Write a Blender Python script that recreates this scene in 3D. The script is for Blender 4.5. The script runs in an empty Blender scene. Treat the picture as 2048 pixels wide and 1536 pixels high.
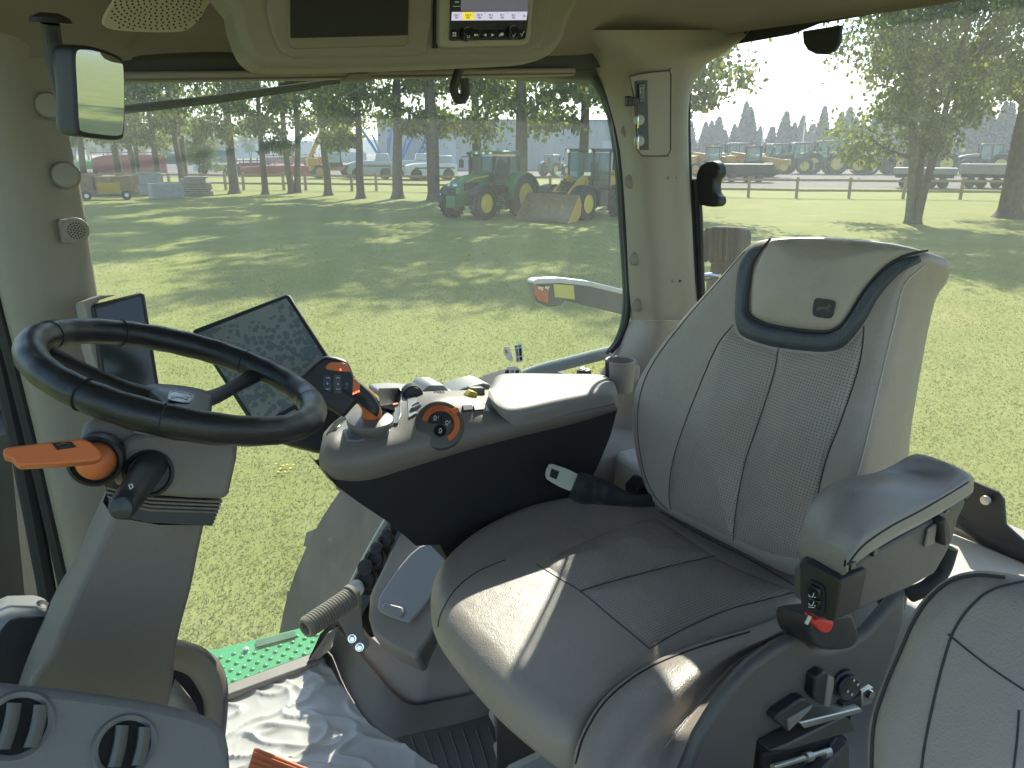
import bpy, math, random, numpy as np
from mathutils import Vector, Matrix, Euler, noise
from mathutils.bvhtree import BVHTree
random.seed(7); rng = np.random.default_rng(7)
S = bpy.context.scene
COL = S.collection
R = math.radians
V = Vector

# ------------------------------------------------------------------ camera
H = 2.95; F = 1500.0; PITCH = R(-17.3); YAW = R(31)
fw = V((math.sin(YAW)*math.cos(PITCH), math.cos(YAW)*math.cos(PITCH), math.sin(PITCH)))
rt = V((math.cos(YAW), -math.sin(YAW), 0)); up = rt.cross(fw)
CAM = V((0, 0, H))
cd = bpy.data.cameras.new('camera'); cam = bpy.data.objects.new('camera', cd); COL.objects.link(cam)
cam.location = CAM
cam.rotation_euler = Matrix((rt, up, -fw)).transposed().to_euler()
cd.sensor_width = 36; cd.lens = 36*F/2048; cd.clip_start = 0.02; cd.clip_end = 2500
S.camera = cam
S.render.resolution_x = 1024; S.render.resolution_y = 768

# ------------------------------------------------------------------ light
SUN_AZ = R(43.5); SUN_EL = R(36.5)          # azimuth from +Y towards +X
sdir = V((math.sin(SUN_AZ)*math.cos(SUN_EL), math.cos(SUN_AZ)*math.cos(SUN_EL), math.sin(SUN_EL)))
w = bpy.data.worlds.new('World'); S.world = w; w.use_nodes = True
nt = w.node_tree; bg = nt.nodes['Background']
sky = nt.nodes.new('ShaderNodeTexSky'); sky.sky_type = 'NISHITA'; sky.sun_disc = False
sky.sun_elevation = SUN_EL; sky.sun_rotation = SUN_AZ; sky.air_density = 1.0; sky.dust_density = 0.4; sky.ozone_density = 1.0
nt.links.new(sky.outputs[0], bg.inputs[0]); bg.inputs[1].default_value = 0.14
sl = bpy.data.lights.new('sun', 'SUN'); sl.energy = 4.0; sl.angle = R(0.6); sl.color = (1, 0.93, 0.82)
so = bpy.data.objects.new('sun', sl); COL.objects.link(so); so.rotation_euler = sdir.to_track_quat('Z', 'Y').to_euler()
S.view_settings.view_transform = 'Standard'; S.view_settings.look = 'None'
S.view_settings.exposure = 1.28; S.view_settings.gamma = 1

# ------------------------------------------------------------------ photo measuring helpers
def ray(px, py): return fw + rt*((px-1024)/F) - up*((py-768)/F)
def P(px, py, x=None, y=None, z=None, d=None):
    v = ray(px, py)
    t = (x-CAM.x)/v.x if x is not None else (y-CAM.y)/v.y if y is not None else (z-CAM.z)/v.z if z is not None else d
    return CAM + v*t
class Pl:
    def __init__(s, p, n): s.p = V(p); s.n = V(n).normalized()
    def on(s, px, py):
        v = ray(px, py); return CAM + v*((s.p-CAM).dot(s.n)/v.dot(s.n))
    def off(s, k): return Pl(s.p+s.n*k, s.n)
def PY(y): return Pl((0, y, 0), (0, -1, 0))
def PZ(z): return Pl((0, 0, z), (0, 0, 1))
def PXp(x): return Pl((x, 0, 0), (-1, 0, 0))
def cr(pts, n, closed=False):
    """Catmull-Rom through points, n samples per span"""
    pts = [V(p) for p in pts]; N = len(pts); out = []
    rngk = N if closed else N-1
    for i in range(rngk):
        if closed: a, b, c, d = pts[(i-1) % N], pts[i], pts[(i+1) % N], pts[(i+2) % N]
        else:
            b, c = pts[i], pts[i+1]
            a = pts[i-1] if i else b*2-c; d = pts[i+2] if i+2 < N else c*2-b
        for k in range(n):
            t = k/n
            out.append(0.5*((2*b)+(c-a)*t+(2*a-5*b+4*c-d)*t*t+(3*b-a-3*c+d)*t**3))
    if not closed: out.append(pts[-1])
    return out
def resample(pts, n, closed=False):
    q = [V(p) for p in pts]
    if closed: q.append(q[0])
    L = [0]
    for i in range(1, len(q)): L.append(L[-1]+(q[i]-q[i-1]).length)
    out = []; m = n if closed else n-1; j = 0
    for k in range(n):
        s = L[-1]*k/m
        while j < len(L)-2 and L[j+1] < s: j += 1
        dl = L[j+1]-L[j]; t = 0 if dl == 0 else (s-L[j])/dl
        out.append(q[j].lerp(q[j+1], min(1, max(0, t))))
    return out

# ------------------------------------------------------------------ materials
MATS = {}
def lk(nt, a, b): nt.links.new(a, b)
def mat(name, col, rough=.5, metal=0, bump=0, bscale=200, var=0, vscale=6, spec=None, emit=None, estr=1, coat=0, trans=0):
    if name in MATS: return MATS[name]
    m = bpy.data.materials.new(name); m.use_nodes = True; nt = m.node_tree; b = nt.nodes['Principled BSDF']
    c = (*col, 1) if len(col) == 3 else col
    b.inputs['Base Color'].default_value = c; b.inputs['Roughness'].default_value = rough; b.inputs['Metallic'].default_value = metal
    if spec is not None: b.inputs['Specular IOR Level'].default_value = spec
    if coat: b.inputs['Coat Weight'].default_value = coat; b.inputs['Coat Roughness'].default_value = .1
    if emit: b.inputs['Emission Color'].default_value = (*emit, 1); b.inputs['Emission Strength'].default_value = estr
    tc = nt.nodes.new('ShaderNodeTexCoord')
    if var:
        n = nt.nodes.new('ShaderNodeTexNoise'); n.inputs['Scale'].default_value = vscale; n.inputs['Detail'].default_value = 6; n.inputs['Roughness'].default_value = .65
        lk(nt, tc.outputs['Object'], n.inputs['Vector'])
        r = nt.nodes.new('ShaderNodeValToRGB'); r.color_ramp.elements[0].position = .3; r.color_ramp.elements[1].position = .7
        r.color_ramp.elements[0].color = tuple(x*(1-var) for x in c[:3])+(1,); r.color_ramp.elements[1].color = tuple(min(1, x*(1+var)) for x in c[:3])+(1,)
        lk(nt, n.outputs['Fac'], r.inputs[0]); lk(nt, r.outputs[0], b.inputs['Base Color'])
        mr = nt.nodes.new('ShaderNodeMapRange'); mr.inputs['To Min'].default_value = max(.02, rough-.1); mr.inputs['To Max'].default_value = min(1, rough+.1)
        lk(nt, n.outputs['Fac'], mr.inputs[0]); lk(nt, mr.outputs[0], b.inputs['Roughness'])
    if bump:
        n2 = nt.nodes.new('ShaderNodeTexNoise'); n2.inputs['Scale'].default_value = bscale; n2.inputs['Detail'].default_value = 3
        lk(nt, tc.outputs['Object'], n2.inputs['Vector'])
        bp = nt.nodes.new('ShaderNodeBump'); bp.inputs['Strength'].default_value = bump; bp.inputs['Distance'].default_value = .002 if bscale > 50 else .02
        lk(nt, n2.outputs['Fac'], bp.inputs['Height']); lk(nt, bp.outputs[0], b.inputs['Normal'])
    MATS[name] = m; return m
def leather(name, col, perf=False, rough=.42):
    m = mat(name, col, rough, var=.07, vscale=9); nt = m.node_tree; b = nt.nodes['Principled BSDF']
    tc = nt.nodes.new('ShaderNodeTexCoord')
    v = nt.nodes.new('ShaderNodeTexVoronoi'); v.inputs['Scale'].default_value = 420; lk(nt, tc.outputs['Object'], v.inputs['Vector'])
    n = nt.nodes.new('ShaderNodeTexNoise'); n.inputs['Scale'].default_value = 14; n.inputs['Detail'].default_value = 3; lk(nt, tc.outputs['Object'], n.inputs['Vector'])
    bp = nt.nodes.new('ShaderNodeBump'); bp.inputs['Strength'].default_value = .35; bp.inputs['Distance'].default_value = .0012; lk(nt, v.outputs['Distance'], bp.inputs['Height'])
    bq = nt.nodes.new('ShaderNodeBump'); bq.inputs['Strength'].default_value = .5; bq.inputs['Distance'].default_value = .008; lk(nt, n.outputs['Fac'], bq.inputs['Height'])
    lk(nt, bq.outputs[0], bp.inputs['Normal']); lk(nt, bp.outputs[0], b.inputs['Normal'])
    if perf:
        mp = nt.nodes.new('ShaderNodeMapping'); mp.inputs['Scale'].default_value = (185, 185, 185); mp.inputs['Rotation'].default_value = (0, 0, R(45))
        lk(nt, tc.outputs['UV'], mp.inputs[0])
        fr = nt.nodes.new('ShaderNodeVectorMath'); fr.operation = 'FRACTION'; lk(nt, mp.outputs[0], fr.inputs[0])
        sb = nt.nodes.new('ShaderNodeVectorMath'); sb.operation = 'SUBTRACT'; sb.inputs[1].default_value = (.5, .5, 0); lk(nt, fr.outputs[0], sb.inputs[0])
        ln = nt.nodes.new('ShaderNodeVectorMath'); ln.operation = 'LENGTH'; lk(nt, sb.outputs[0], ln.inputs[0])
        lt = nt.nodes.new('ShaderNodeMath'); lt.operation = 'LESS_THAN'; lt.inputs[1].default_value = .2; lk(nt, ln.outputs['Value'], lt.inputs[0])
        mx = nt.nodes.new('ShaderNodeMix'); mx.data_type = 'RGBA'; mx.inputs['B'].default_value = (.07, .068, .064, 1)
        src = b.inputs['Base Color'].links[0].from_socket
        lk(nt, lt.outputs[0], mx.inputs['Factor']); lk(nt, src, mx.inputs['A']); lk(nt, mx.outputs['Result'], b.inputs['Base Color'])
    return m
def glassmat(name, dirt=.05, streak=.08, tint=(.93, .97, .95), refl=.7, stretch=(3, 3, .5), col=(.9, .9, .82)):
    m = bpy.data.materials.new(name); m.use_nodes = True; nt = m.node_tree
    for n in list(nt.nodes):
        if n.type != 'OUTPUT_MATERIAL': nt.nodes.remove(n)
    out = nt.nodes['Material Output']
    tr = nt.nodes.new('ShaderNodeBsdfTransparent'); tr.inputs[0].default_value = (*tint, 1)
    df = nt.nodes.new('ShaderNodeBsdfDiffuse'); df.inputs[0].default_value = (*col, 1)
    tl = nt.nodes.new('ShaderNodeBsdfTranslucent'); tl.inputs[0].default_value = (*col, 1)
    ad = nt.nodes.new('ShaderNodeMixShader'); ad.inputs[0].default_value = .6; lk(nt, df.outputs[0], ad.inputs[1]); lk(nt, tl.outputs[0], ad.inputs[2])
    gl = nt.nodes.new('ShaderNodeBsdfGlossy'); gl.inputs['Roughness'].default_value = .02
    fr = nt.nodes.new('ShaderNodeFresnel'); fr.inputs[0].default_value = 1.45
    gg = nt.nodes.new('ShaderNodeNewGeometry'); im = nt.nodes.new('ShaderNodeMapRange'); im.inputs['To Min'].default_value = 1.45; im.inputs['To Max'].default_value = 1/1.45; lk(nt, gg.outputs['Backfacing'], im.inputs[0]); lk(nt, im.outputs[0], fr.inputs[0])
    fm = nt.nodes.new('ShaderNodeMath'); fm.operation = 'MULTIPLY'; fm.inputs[1].default_value = refl*.6; lk(nt, fr.outputs[0], fm.inputs[0])
    tc = nt.nodes.new('ShaderNodeTexCoord'); mp = nt.nodes.new('ShaderNodeMapping'); mp.inputs['Scale'].default_value = stretch; lk(nt, tc.outputs['Object'], mp.inputs[0])
    n = nt.nodes.new('ShaderNodeTexNoise'); n.inputs['Scale'].default_value = 5; n.inputs['Detail'].default_value = 8; n.inputs['Roughness'].default_value = .6; lk(nt, mp.outputs[0], n.inputs['Vector'])
    mr = nt.nodes.new('ShaderNodeMapRange'); mr.inputs['From Min'].default_value = .42; mr.inputs['From Max'].default_value = .72
    mr.inputs['To Min'].default_value = dirt; mr.inputs['To Max'].default_value = dirt+streak; lk(nt, n.outputs['Fac'], mr.inputs[0])
    n3 = nt.nodes.new('ShaderNodeTexVoronoi'); n3.inputs['Scale'].default_value = 60; lk(nt, tc.outputs['Object'], n3.inputs['Vector'])
    sp = nt.nodes.new('ShaderNodeMapRange'); sp.inputs['From Min'].default_value = .0; sp.inputs['From Max'].default_value = .09; sp.inputs['To Min'].default_value = streak*1.5; sp.inputs['To Max'].default_value = 0
    lk(nt, n3.outputs['Distance'], sp.inputs[0])
    sm = nt.nodes.new('ShaderNodeMath'); sm.operation = 'ADD'; lk(nt, mr.outputs[0], sm.inputs[0]); lk(nt, sp.outputs[0], sm.inputs[1])
    m1 = nt.nodes.new('ShaderNodeMixShader'); lk(nt, sm.outputs[0], m1.inputs[0]); lk(nt, tr.outputs[0], m1.inputs[1]); lk(nt, ad.outputs[0], m1.inputs[2])
    m2 = nt.nodes.new('ShaderNodeMixShader'); lk(nt, fm.outputs[0], m2.inputs[0]); lk(nt, m1.outputs[0], m2.inputs[1]); lk(nt, gl.outputs[0], m2.inputs[2])
    lk(nt, m2.outputs[0], out.inputs[0]); MATS[name] = m; return m

TRIM = mat('beige_trim', (.26, .235, .19), .55, bump=.25, bscale=900, var=.03, vscale=4)
HEADL = mat('headliner', (.20, .175, .135), .85, bump=.5, bscale=700, var=.04, vscale=5)
TRIMD = mat('taupe_plastic', (.20, .178, .152), .5, bump=.3, bscale=800, var=.05, vscale=7)
TRIMM = mat('grey_trim', (.30, .265, .23), .5, bump=.3, bscale=800, var=.04, vscale=7)
COLM = mat('column_plastic', (.175, .15, .13), .48, bump=.35, bscale=900, var=.05, vscale=8)
BLK = mat('black_plastic', (.02, .02, .021), .42, bump=.25, bscale=900, var=.1, vscale=12)
BLKM = mat('matt_black', (.014, .014, .015), .7, var=.15, vscale=12)
BLKG = mat('gloss_black', (.012, .013, .014), .12)
RUB = mat('rubber_seal', (.018, .02, .02), .6)
LEA = leather('grey_leather', (.31, .265, .228))
LEAH = leather('headrest_leather', (.385, .338, .285))
LEAP = leather('perforated_leather', (.30, .256, .222), True)
NAVY = leather('charcoal_leather', (.052, .062, .076))
WHL = mat('wheel_leather', (.018, .019, .021), .34, bump=.25, bscale=500, var=.1, vscale=30)
SEAM = mat('dark_stitching', (.03, .03, .032), .7)
ORG = mat('orange_plastic', (.62, .16, .045), .42, var=.04, vscale=20)
CHR = mat('chrome', (.75, .75, .74), .18, 1)
MET = mat('zinc_metal', (.5, .49, .44), .35, .9, var=.1, vscale=30)
WHT = mat('white_print', (.8, .8, .78), .5)
GRN = mat('green_paint', (.018, .16, .05), .33, coat=.5, var=.06, vscale=3)
GRND = mat('green_deck', (.03, .30, .09), .4, coat=.3, var=.12, vscale=15)
YEL = mat('yellow_rim_paint', (.72, .52, .06), .4, var=.08, vscale=8)
YLO = mat('construction_yellow', (.62, .34, .035), .42, var=.1, vscale=4)
TYR = mat('tyre_rubber', (.025, .026, .026), .75, bump=.4, bscale=30, var=.25, vscale=5)
RED = mat('red_plastic', (.6, .03, .02), .4)
SCR = mat('screen_glass', (.03, .035, .035), .14)
WOOD = mat('fence_wood', (.34, .245, .165), .8, bump=.4, bscale=20, var=.25, vscale=8)
BARK = mat('bark', (.115, .09, .068), .9, bump=1, bscale=12, var=.35, vscale=5)
CABG = mat('cab_glass', (.10, .14, .15), .05)

# ------------------------------------------------------------------ object helpers
def tag(o, label, cat, group=None, kind=None):
    if label: o['label'] = label
    if cat: o['category'] = cat
    if group: o['group'] = group
    if kind: o['kind'] = kind
    return o
def thing(name, label, cat, loc=(0, 0, 0), group=None):
    o = bpy.data.objects.new(name, None); COL.objects.link(o); o.location = loc; o.empty_display_size = .1
    return tag(o, label, cat, group)
def worldloc(o):
    l = V((0, 0, 0))
    while o: l += V(o.location); o = o.parent
    return l
class MB:
    def __init__(s): s.v = []; s.f = []; s.uv = None; s.mi = []
    def add(s, vs, fs, mi=0):
        n = len(s.v); s.v += [V(p) for p in vs]; s.f += [[i+n for i in f] for f in fs]; s.mi += [mi]*len(fs); return s
    def box(s, c, size, rot=None, mi=0, taper=1.0):
        c = V(c); h = V(size)/2; M = Euler(rot).to_matrix() if rot is not None and not isinstance(rot, Matrix) else rot
        vs = []
        for z in (-1, 1):
            k = taper if z > 0 else 1
            for x, y in ((-1, -1), (1, -1), (1, 1), (-1, 1)):
                p = V((x*h.x*k, y*h.y*k, z*h.z)); vs.append(c+(M@p if M else p))
        return s.add(vs, [(3, 2, 1, 0), (4, 5, 6, 7), (0, 1, 5, 4), (1, 2, 6, 5), (2, 3, 7, 6), (3, 0, 4, 7)], mi)
    def lathe(s, a, ax, prof, seg=24, mi=0, caps=True):
        a = V(a); ax = V(ax).normalized(); u = ax.orthogonal().normalized(); w_ = ax.cross(u)
        vs = []
        for h, r in prof:
            for k in range(seg):
                t = 2*math.pi*k/seg; vs.append(a+ax*h+(u*math.cos(t)+w_*math.sin(t))*r)
        fs = [(i*seg+k, i*seg+(k+1) % seg, (i+1)*seg+(k+1) % seg, (i+1)*seg+k) for i in range(len(prof)-1) for k in range(seg)]
        if caps: fs += [tuple(range(seg))[::-1], tuple((len(prof)-1)*seg+k for k in range(seg))]
        return s.add(vs, fs, mi)
    def cyl(s, a, b, r, r2=None, seg=20, mi=0):
        a, b = V(a), V(b); return s.lathe(a, b-a, [(0, r), ((b-a).length, r if r2 is None else r2)], seg, mi)
    def tube(s, pts, r, seg=8, closed=False, mi=0, flat=1.0, upv=None):
        pts = [V(p) for p in pts]; n = len(pts); vs = []; prev = None
        for i in range(n):
            a = pts[i-1] if (i or closed) else pts[0]; b = pts[(i+1) % n] if (i < n-1 or closed) else pts[-1]
            t = (b-a).normalized() if (b-a).length > 0 else V((0, 0, 1))
            if prev is None: u = (V(upv) if upv is not None else t.orthogonal()); u = (u-t*u.dot(t)).normalized()
            else: u = (prev-t*prev.dot(t)).normalized()
            prev = u; w_ = t.cross(u); rr = r[i] if isinstance(r, (list, tuple)) else r
            for k in range(seg):
                q = 2*math.pi*k/seg; vs.append(pts[i]+u*math.cos(q)*rr*flat+w_*math.sin(q)*rr)
        m = n if closed else n-1
        fs = [(i*seg+k, i*seg+(k+1) % seg, ((i+1) % n)*seg+(k+1) % seg, ((i+1) % n)*seg+k) for i in range(m) for k in range(seg)]
        if not closed: fs += [tuple(range(seg))[::-1], tuple((n-1)*seg+k for k in range(seg))]
        return s.add(vs, fs, mi)
    def prism(s, pts, off, mi=0):
        pts = [V(p) for p in pts]; n = len(pts); off = V(off)
        return s.add(pts+[p+off for p in pts], [tuple(range(n)), tuple(range(2*n-1, n-1, -1))]+[(i, i+n, (i+1) % n+n, (i+1) % n) for i in range(n)], mi)
    def slab(s, pxs, plane, th, mi=0, sm=0):
        q = [plane.on(*p) for p in pxs]
        if sm: q = cr(q, sm, True)
        return s.prism(q, -plane.n*th, mi)
    def grid(s, rows, mi=0, closed=False):
        n = len(rows[0]); vs = [p for r in rows for p in r]
        m = n if closed else n-1
        return s.add(vs, [(i*n+k, i*n+(k+1) % n, (i+1)*n+(k+1) % n, (i+1)*n+k) for i in range(len(rows)-1) for k in range(m)], mi)
    def loft(s, rows, su=4, sv=4, mi=0, closed=False, caps=False):
        rr = [cr(r, su, closed) for r in rows]
        cols = list(zip(*rr)); cols = [cr(c, sv) for c in cols]
        g = [list(x) for x in zip(*cols)]; n0 = len(s.v); s.grid(g, mi, closed)
        if caps: s.add(g[0], [tuple(range(len(g[0])))], mi); s.add(g[-1], [tuple(range(len(g[-1])))], mi)
        return s
    def pillow(s, out, n, front, back, rfront=.02, rback=.01, c=None, mi=0, dome=0.0):
        """out: closed 3D outline, n: outward normal to viewer; front/back half thickness"""
        n = V(n).normalized(); c = V(c) if c is not None else sum(out, V((0, 0, 0)))/len(out)
        def inset(d):
            res = []
            for p in out:
                q = p-c; L = q.length; res.append(c+q*max(0, (L-d)/L))
            return res
        rows = []
        rows.append([c-n*back]*len(out)); rows.append([p-n*back for p in inset(rback*2.5)]); 
        for a in range(0, 91, 30):
            t = R(a); rows.append([p-n*(back-rback+rback*math.cos(t)) for p in inset(rback*(1-math.sin(t)))])
        for a in range(0, 91, 15):
            t = R(a); rows.append([p+n*(front-rfront+rfront*math.sin(t)) for p in inset(rfront*(1-math.cos(t)))])
        base = inset(rfront)
        for k in (.9, .75, .6, .45, .3, .15):
            h = dome*(1-k*k); rows.append([c+(p-c)*k+n*(front+h) for p in base])
        rows.append([c+n*(front+dome)]*len(out))
        return s.grid(rows, mi, True)
    def bvh(s): return BVHTree.FromPolygons([tuple(v) for v in s.v], [tuple(f) for f in s.f])
    def build(s, name, m, parent=None, smooth=40, bevel=0, seg=2, loc=None, label=None, uvpl=None):
        me = bpy.data.meshes.new(name); o = bpy.data.objects.new(name, me); COL.objects.link(o)
        base = V((0, 0, 0))
        if parent: o.parent = parent; base = worldloc(parent)
        elif loc is not None: base = V(loc); o.location = base
        me.from_pydata([tuple(p-base) for p in s.v], [], [tuple(f) for f in s.f])
        for x in (m if isinstance(m, (list, tuple)) else [m]): me.materials.append(x)
        if isinstance(m, (list, tuple)): me.polygons.foreach_set('material_index', s.mi)
        if s.uv is not None:
            ul = me.uv_layers.new(name='uv')
            for lp in me.loops: ul.data[lp.index].uv = s.uv[lp.vertex_index]
        me.validate(); me.update()
        import bmesh
        bm = bmesh.new(); bm.from_mesh(me); bmesh.ops.remove_doubles(bm, verts=bm.verts, dist=1e-6); bmesh.ops.recalc_face_normals(bm, faces=bm.faces); bm.to_mesh(me); bm.free()
        if smooth:
            me.polygons.foreach_set('use_smooth', [True]*len(me.polygons)); me.set_sharp_from_angle(angle=R(smooth))
        if bevel:
            b = o.modifiers.new('bevel', 'BEVEL'); b.width = bevel; b.segments = seg; b.limit_method = 'ANGLE'; b.angle_limit = R(35); b.harden_normals = False
        if label: o['label'] = label
        return o
def text(s, name, origin, xdir, ydir, size, m, parent, off=.0004, align='CENTER'):
    cu = bpy.data.curves.new(name, 'FONT'); cu.body = s; cu.size = size; cu.align_x = align; cu.align_y = 'CENTER'; cu.extrude = .0001
    t = bpy.data.objects.new('tmp', cu); me = bpy.data.meshes.new_from_object(t); bpy.data.objects.remove(t)
    xd = V(xdir).normalized(); yd = V(ydir); yd = (yd-xd*yd.dot(xd)).normalized(); nd = xd.cross(yd)
    M = Matrix((xd, yd, nd)).transposed().to_4x4(); M.translation = V(origin)+nd*off-(worldloc(parent) if parent else V((0, 0, 0)))
    me.transform(M); me.materials.append(m)
    o = bpy.data.objects.new(name, me); COL.objects.link(o); o.parent = parent
    return o
def ptext(s, name, px, py, plane, size, m, parent, dx=(10, 0), dy=(0, -10), off=.0005):
    o = plane.on(px, py); return text(s, name, o, plane.on(px+dx[0], py+dx[1])-o, plane.on(px+dy[0], py+dy[1])-o, size, m, parent, off)
def coons(top, bot, lef, rig, n, m):
    """pixel-space Coons patch; returns rows of (px,py)"""
    def L(q, k): return resample(cr([V((*p, 0)) for p in q], 6), k+1)
    T, B, Lf, Rg = L(top, n), L(bot, n), L(lef, m), L(rig, m); rows = []
    for j in range(m+1):
        v = j/m; row = []
        for i in range(n+1):
            u = i/n
            p = T[i]*(1-v)+B[i]*v+Lf[j]*(1-u)+Rg[j]*u-(T[0]*(1-u)*(1-v)+T[-1]*u*(1-v)+B[0]*(1-u)*v+B[-1]*u*v)
            row.append((p.x, p.y))
        rows.append(row)
    return rows
def hit(bvh, px, py, plane=None):
    h = bvh.ray_cast(CAM, ray(px, py).normalized())
    if h[0] is None:
        return (plane.on(px, py), plane.n) if plane else None
    n = h[1]
    if n.dot(ray(px, py)) > 0: n = -n
    return h[0], n
def drape(bvh, top, bot, lef, rig, plane, lift=.004, puff=.0, n=28, m=28, edge=.06):
    rows = []; uv = []; x = plane.n.orthogonal().normalized(); y = plane.n.cross(x)
    g = coons(top, bot, lef, rig, n, m)
    for j, r in enumerate(g):
        row = []
        for i, (a, b) in enumerate(r):
            p, nn = hit(bvh, a, b, plane)
            e = min(i/n, 1-i/n, j/m, 1-j/m)
            k = min(1, e/edge); k = k*(2-k)
            row.append(p+nn*(-.0015+(lift+.0015)*k+puff*min(1, e*3)))
            uv.append(((p-plane.p).dot(x), (p-plane.p).dot(y)))
        rows.append(row)
    mb = MB(); mb.grid(rows); mb.uv = uv; return mb
def seamline(mb, bvh, pxs, plane, r=.0014, lift=.0006, n=10):
    q = cr([V((*p, 0)) for p in pxs], n)
    pts = []
    for p in q:
        h, nn = hit(bvh, p.x, p.y, plane); pts.append(h+nn*lift)
    mb.tube(pts, r, 6); return mb
def copytree(o, parent=None):
    c = o.copy(); COL.objects.link(c); c.parent = parent
    for ch in list(o.children): copytree(ch, c)
    return c

#@@EXT
# ================================================================== EXTERIOR
# ground
def groundmat():
    m = mat('lawn', (.1, .15, .03), .9); nt = m.node_tree; b = nt.nodes['Principled BSDF']; b.inputs['Specular IOR Level'].default_value = .1
    tc = nt.nodes.new('ShaderNodeTexCoord')
    def nz(sc, d=6): 
        n = nt.nodes.new('ShaderNodeTexNoise'); n.inputs['Scale'].default_value = sc; n.inputs['Detail'].default_value = d; n.inputs['Roughness'].default_value = .7
        lk(nt, tc.outputs['Object'], n.inputs['Vector']); return n.outputs['Fac']
    def ramp(f, els):
        r = nt.nodes.new('ShaderNodeValToRGB'); e = r.color_ramp.elements
        e[0].position, e[0].color = els[0][0], (*els[0][1], 1); e[1].position, e[1].color = els[-1][0], (*els[-1][1], 1)
        for p, c in els[1:-1]: q = e.new(p); q.color = (*c, 1)
        lk(nt, f, r.inputs[0]); return r.outputs[0]
    a = ramp(nz(.35), [(.3, (.17, .20, .045)), (.5, (.24, .255, .072)), (.72, (.37, .33, .14))])
    c = ramp(nz(14), [(.3, (.205, .22, .058)), (.5, (.25, .258, .075)), (.7, (.31, .30, .10))])
    mx = nt.nodes.new('ShaderNodeMix'); mx.data_type = 'RGBA'; mx.inputs['Factor'].default_value = .5; lk(nt, a, mx.inputs['A']); lk(nt, c, mx.inputs['B'])
    lk(nt, mx.outputs['Result'], b.inputs['Base Color'])
    bp = nt.nodes.new('ShaderNodeBump'); bp.inputs['Strength'].default_value = .4; bp.inputs['Distance'].default_value = .03; lk(nt, nz(9, 8), bp.inputs['Height']); lk(nt, bp.outputs[0], b.inputs['Normal'])
    return m
LAWN = groundmat()
g = MB(); 
N = 60
xs = [-900+1800*i/N for i in range(N+1)]
g.grid([[V((x, y, 0)) for x in xs] for y in xs])
tag(g.build('lawn_ground', LAWN, smooth=0), 'mown green lawn reaching from the cab to the fence and fields', None, kind='structure')
def gz(px, py, z=.004): return P(px, py, z=z)
GRAV = mat('gravel', (.115, .088, .072), .95, bump=.6, bscale=8, var=.16, vscale=.5)
ya = [(-200, 354), (300, 356), (600, 353), (860, 352), (1100, 360), (1390, 374), (1700, 376), (2048, 379), (2500, 384)]
yb = [(2600, 318), (2048, 318), (1600, 309), (1200, 306), (800, 306), (560, 306), (300, 308), (-200, 310)]
mb = MB(); q = [gz(*p) for p in ya+yb]; mb.add(q, [tuple(range(len(q)))]); tag(mb.build('gravel_yard', GRAV, smooth=0), 'dusty gravel machinery yard beyond the wooden fence', None, kind='structure')
# far field and hills
FIELD = mat('far_field', (.20, .24, .07), .95, var=.1, vscale=.02)
mb = MB(); q = [V((-260, 300, .008)), V((60, 300, .008)), V((130, 560, .008)), V((-420, 560, .008))]; mb.add(q, [(0, 1, 2, 3)]); tag(mb.build('far_field', FIELD, smooth=0), 'yellow green field in the distance', None, kind='structure')
HILL = mat('far_woods', (.045, .075, .06), .95, var=.2, vscale=.05)
mb = MB(); rows = [[], []]
top = []
for i in range(161):
    az = R(-60+200*i/160); d = 620+40*math.sin(i*.7); h = 11+5*noise.noise(V((i*.23, 0, 0)))+3*noise.noise(V((i*1.3, 3, 0)))
    rows[0].append(V((math.sin(az)*d, math.cos(az)*d, -1))); rows[1].append(V((math.sin(az)*(d+15), math.cos(az)*(d+15), h)))
rows.append([p+V((0, 0, 0))+p.normalized()*40 for p in rows[1]])
mb.grid(rows); tag(mb.build('far_treeline', HILL, smooth=0), 'low bluish wooded horizon far behind the yard', None, kind='structure')

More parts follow.
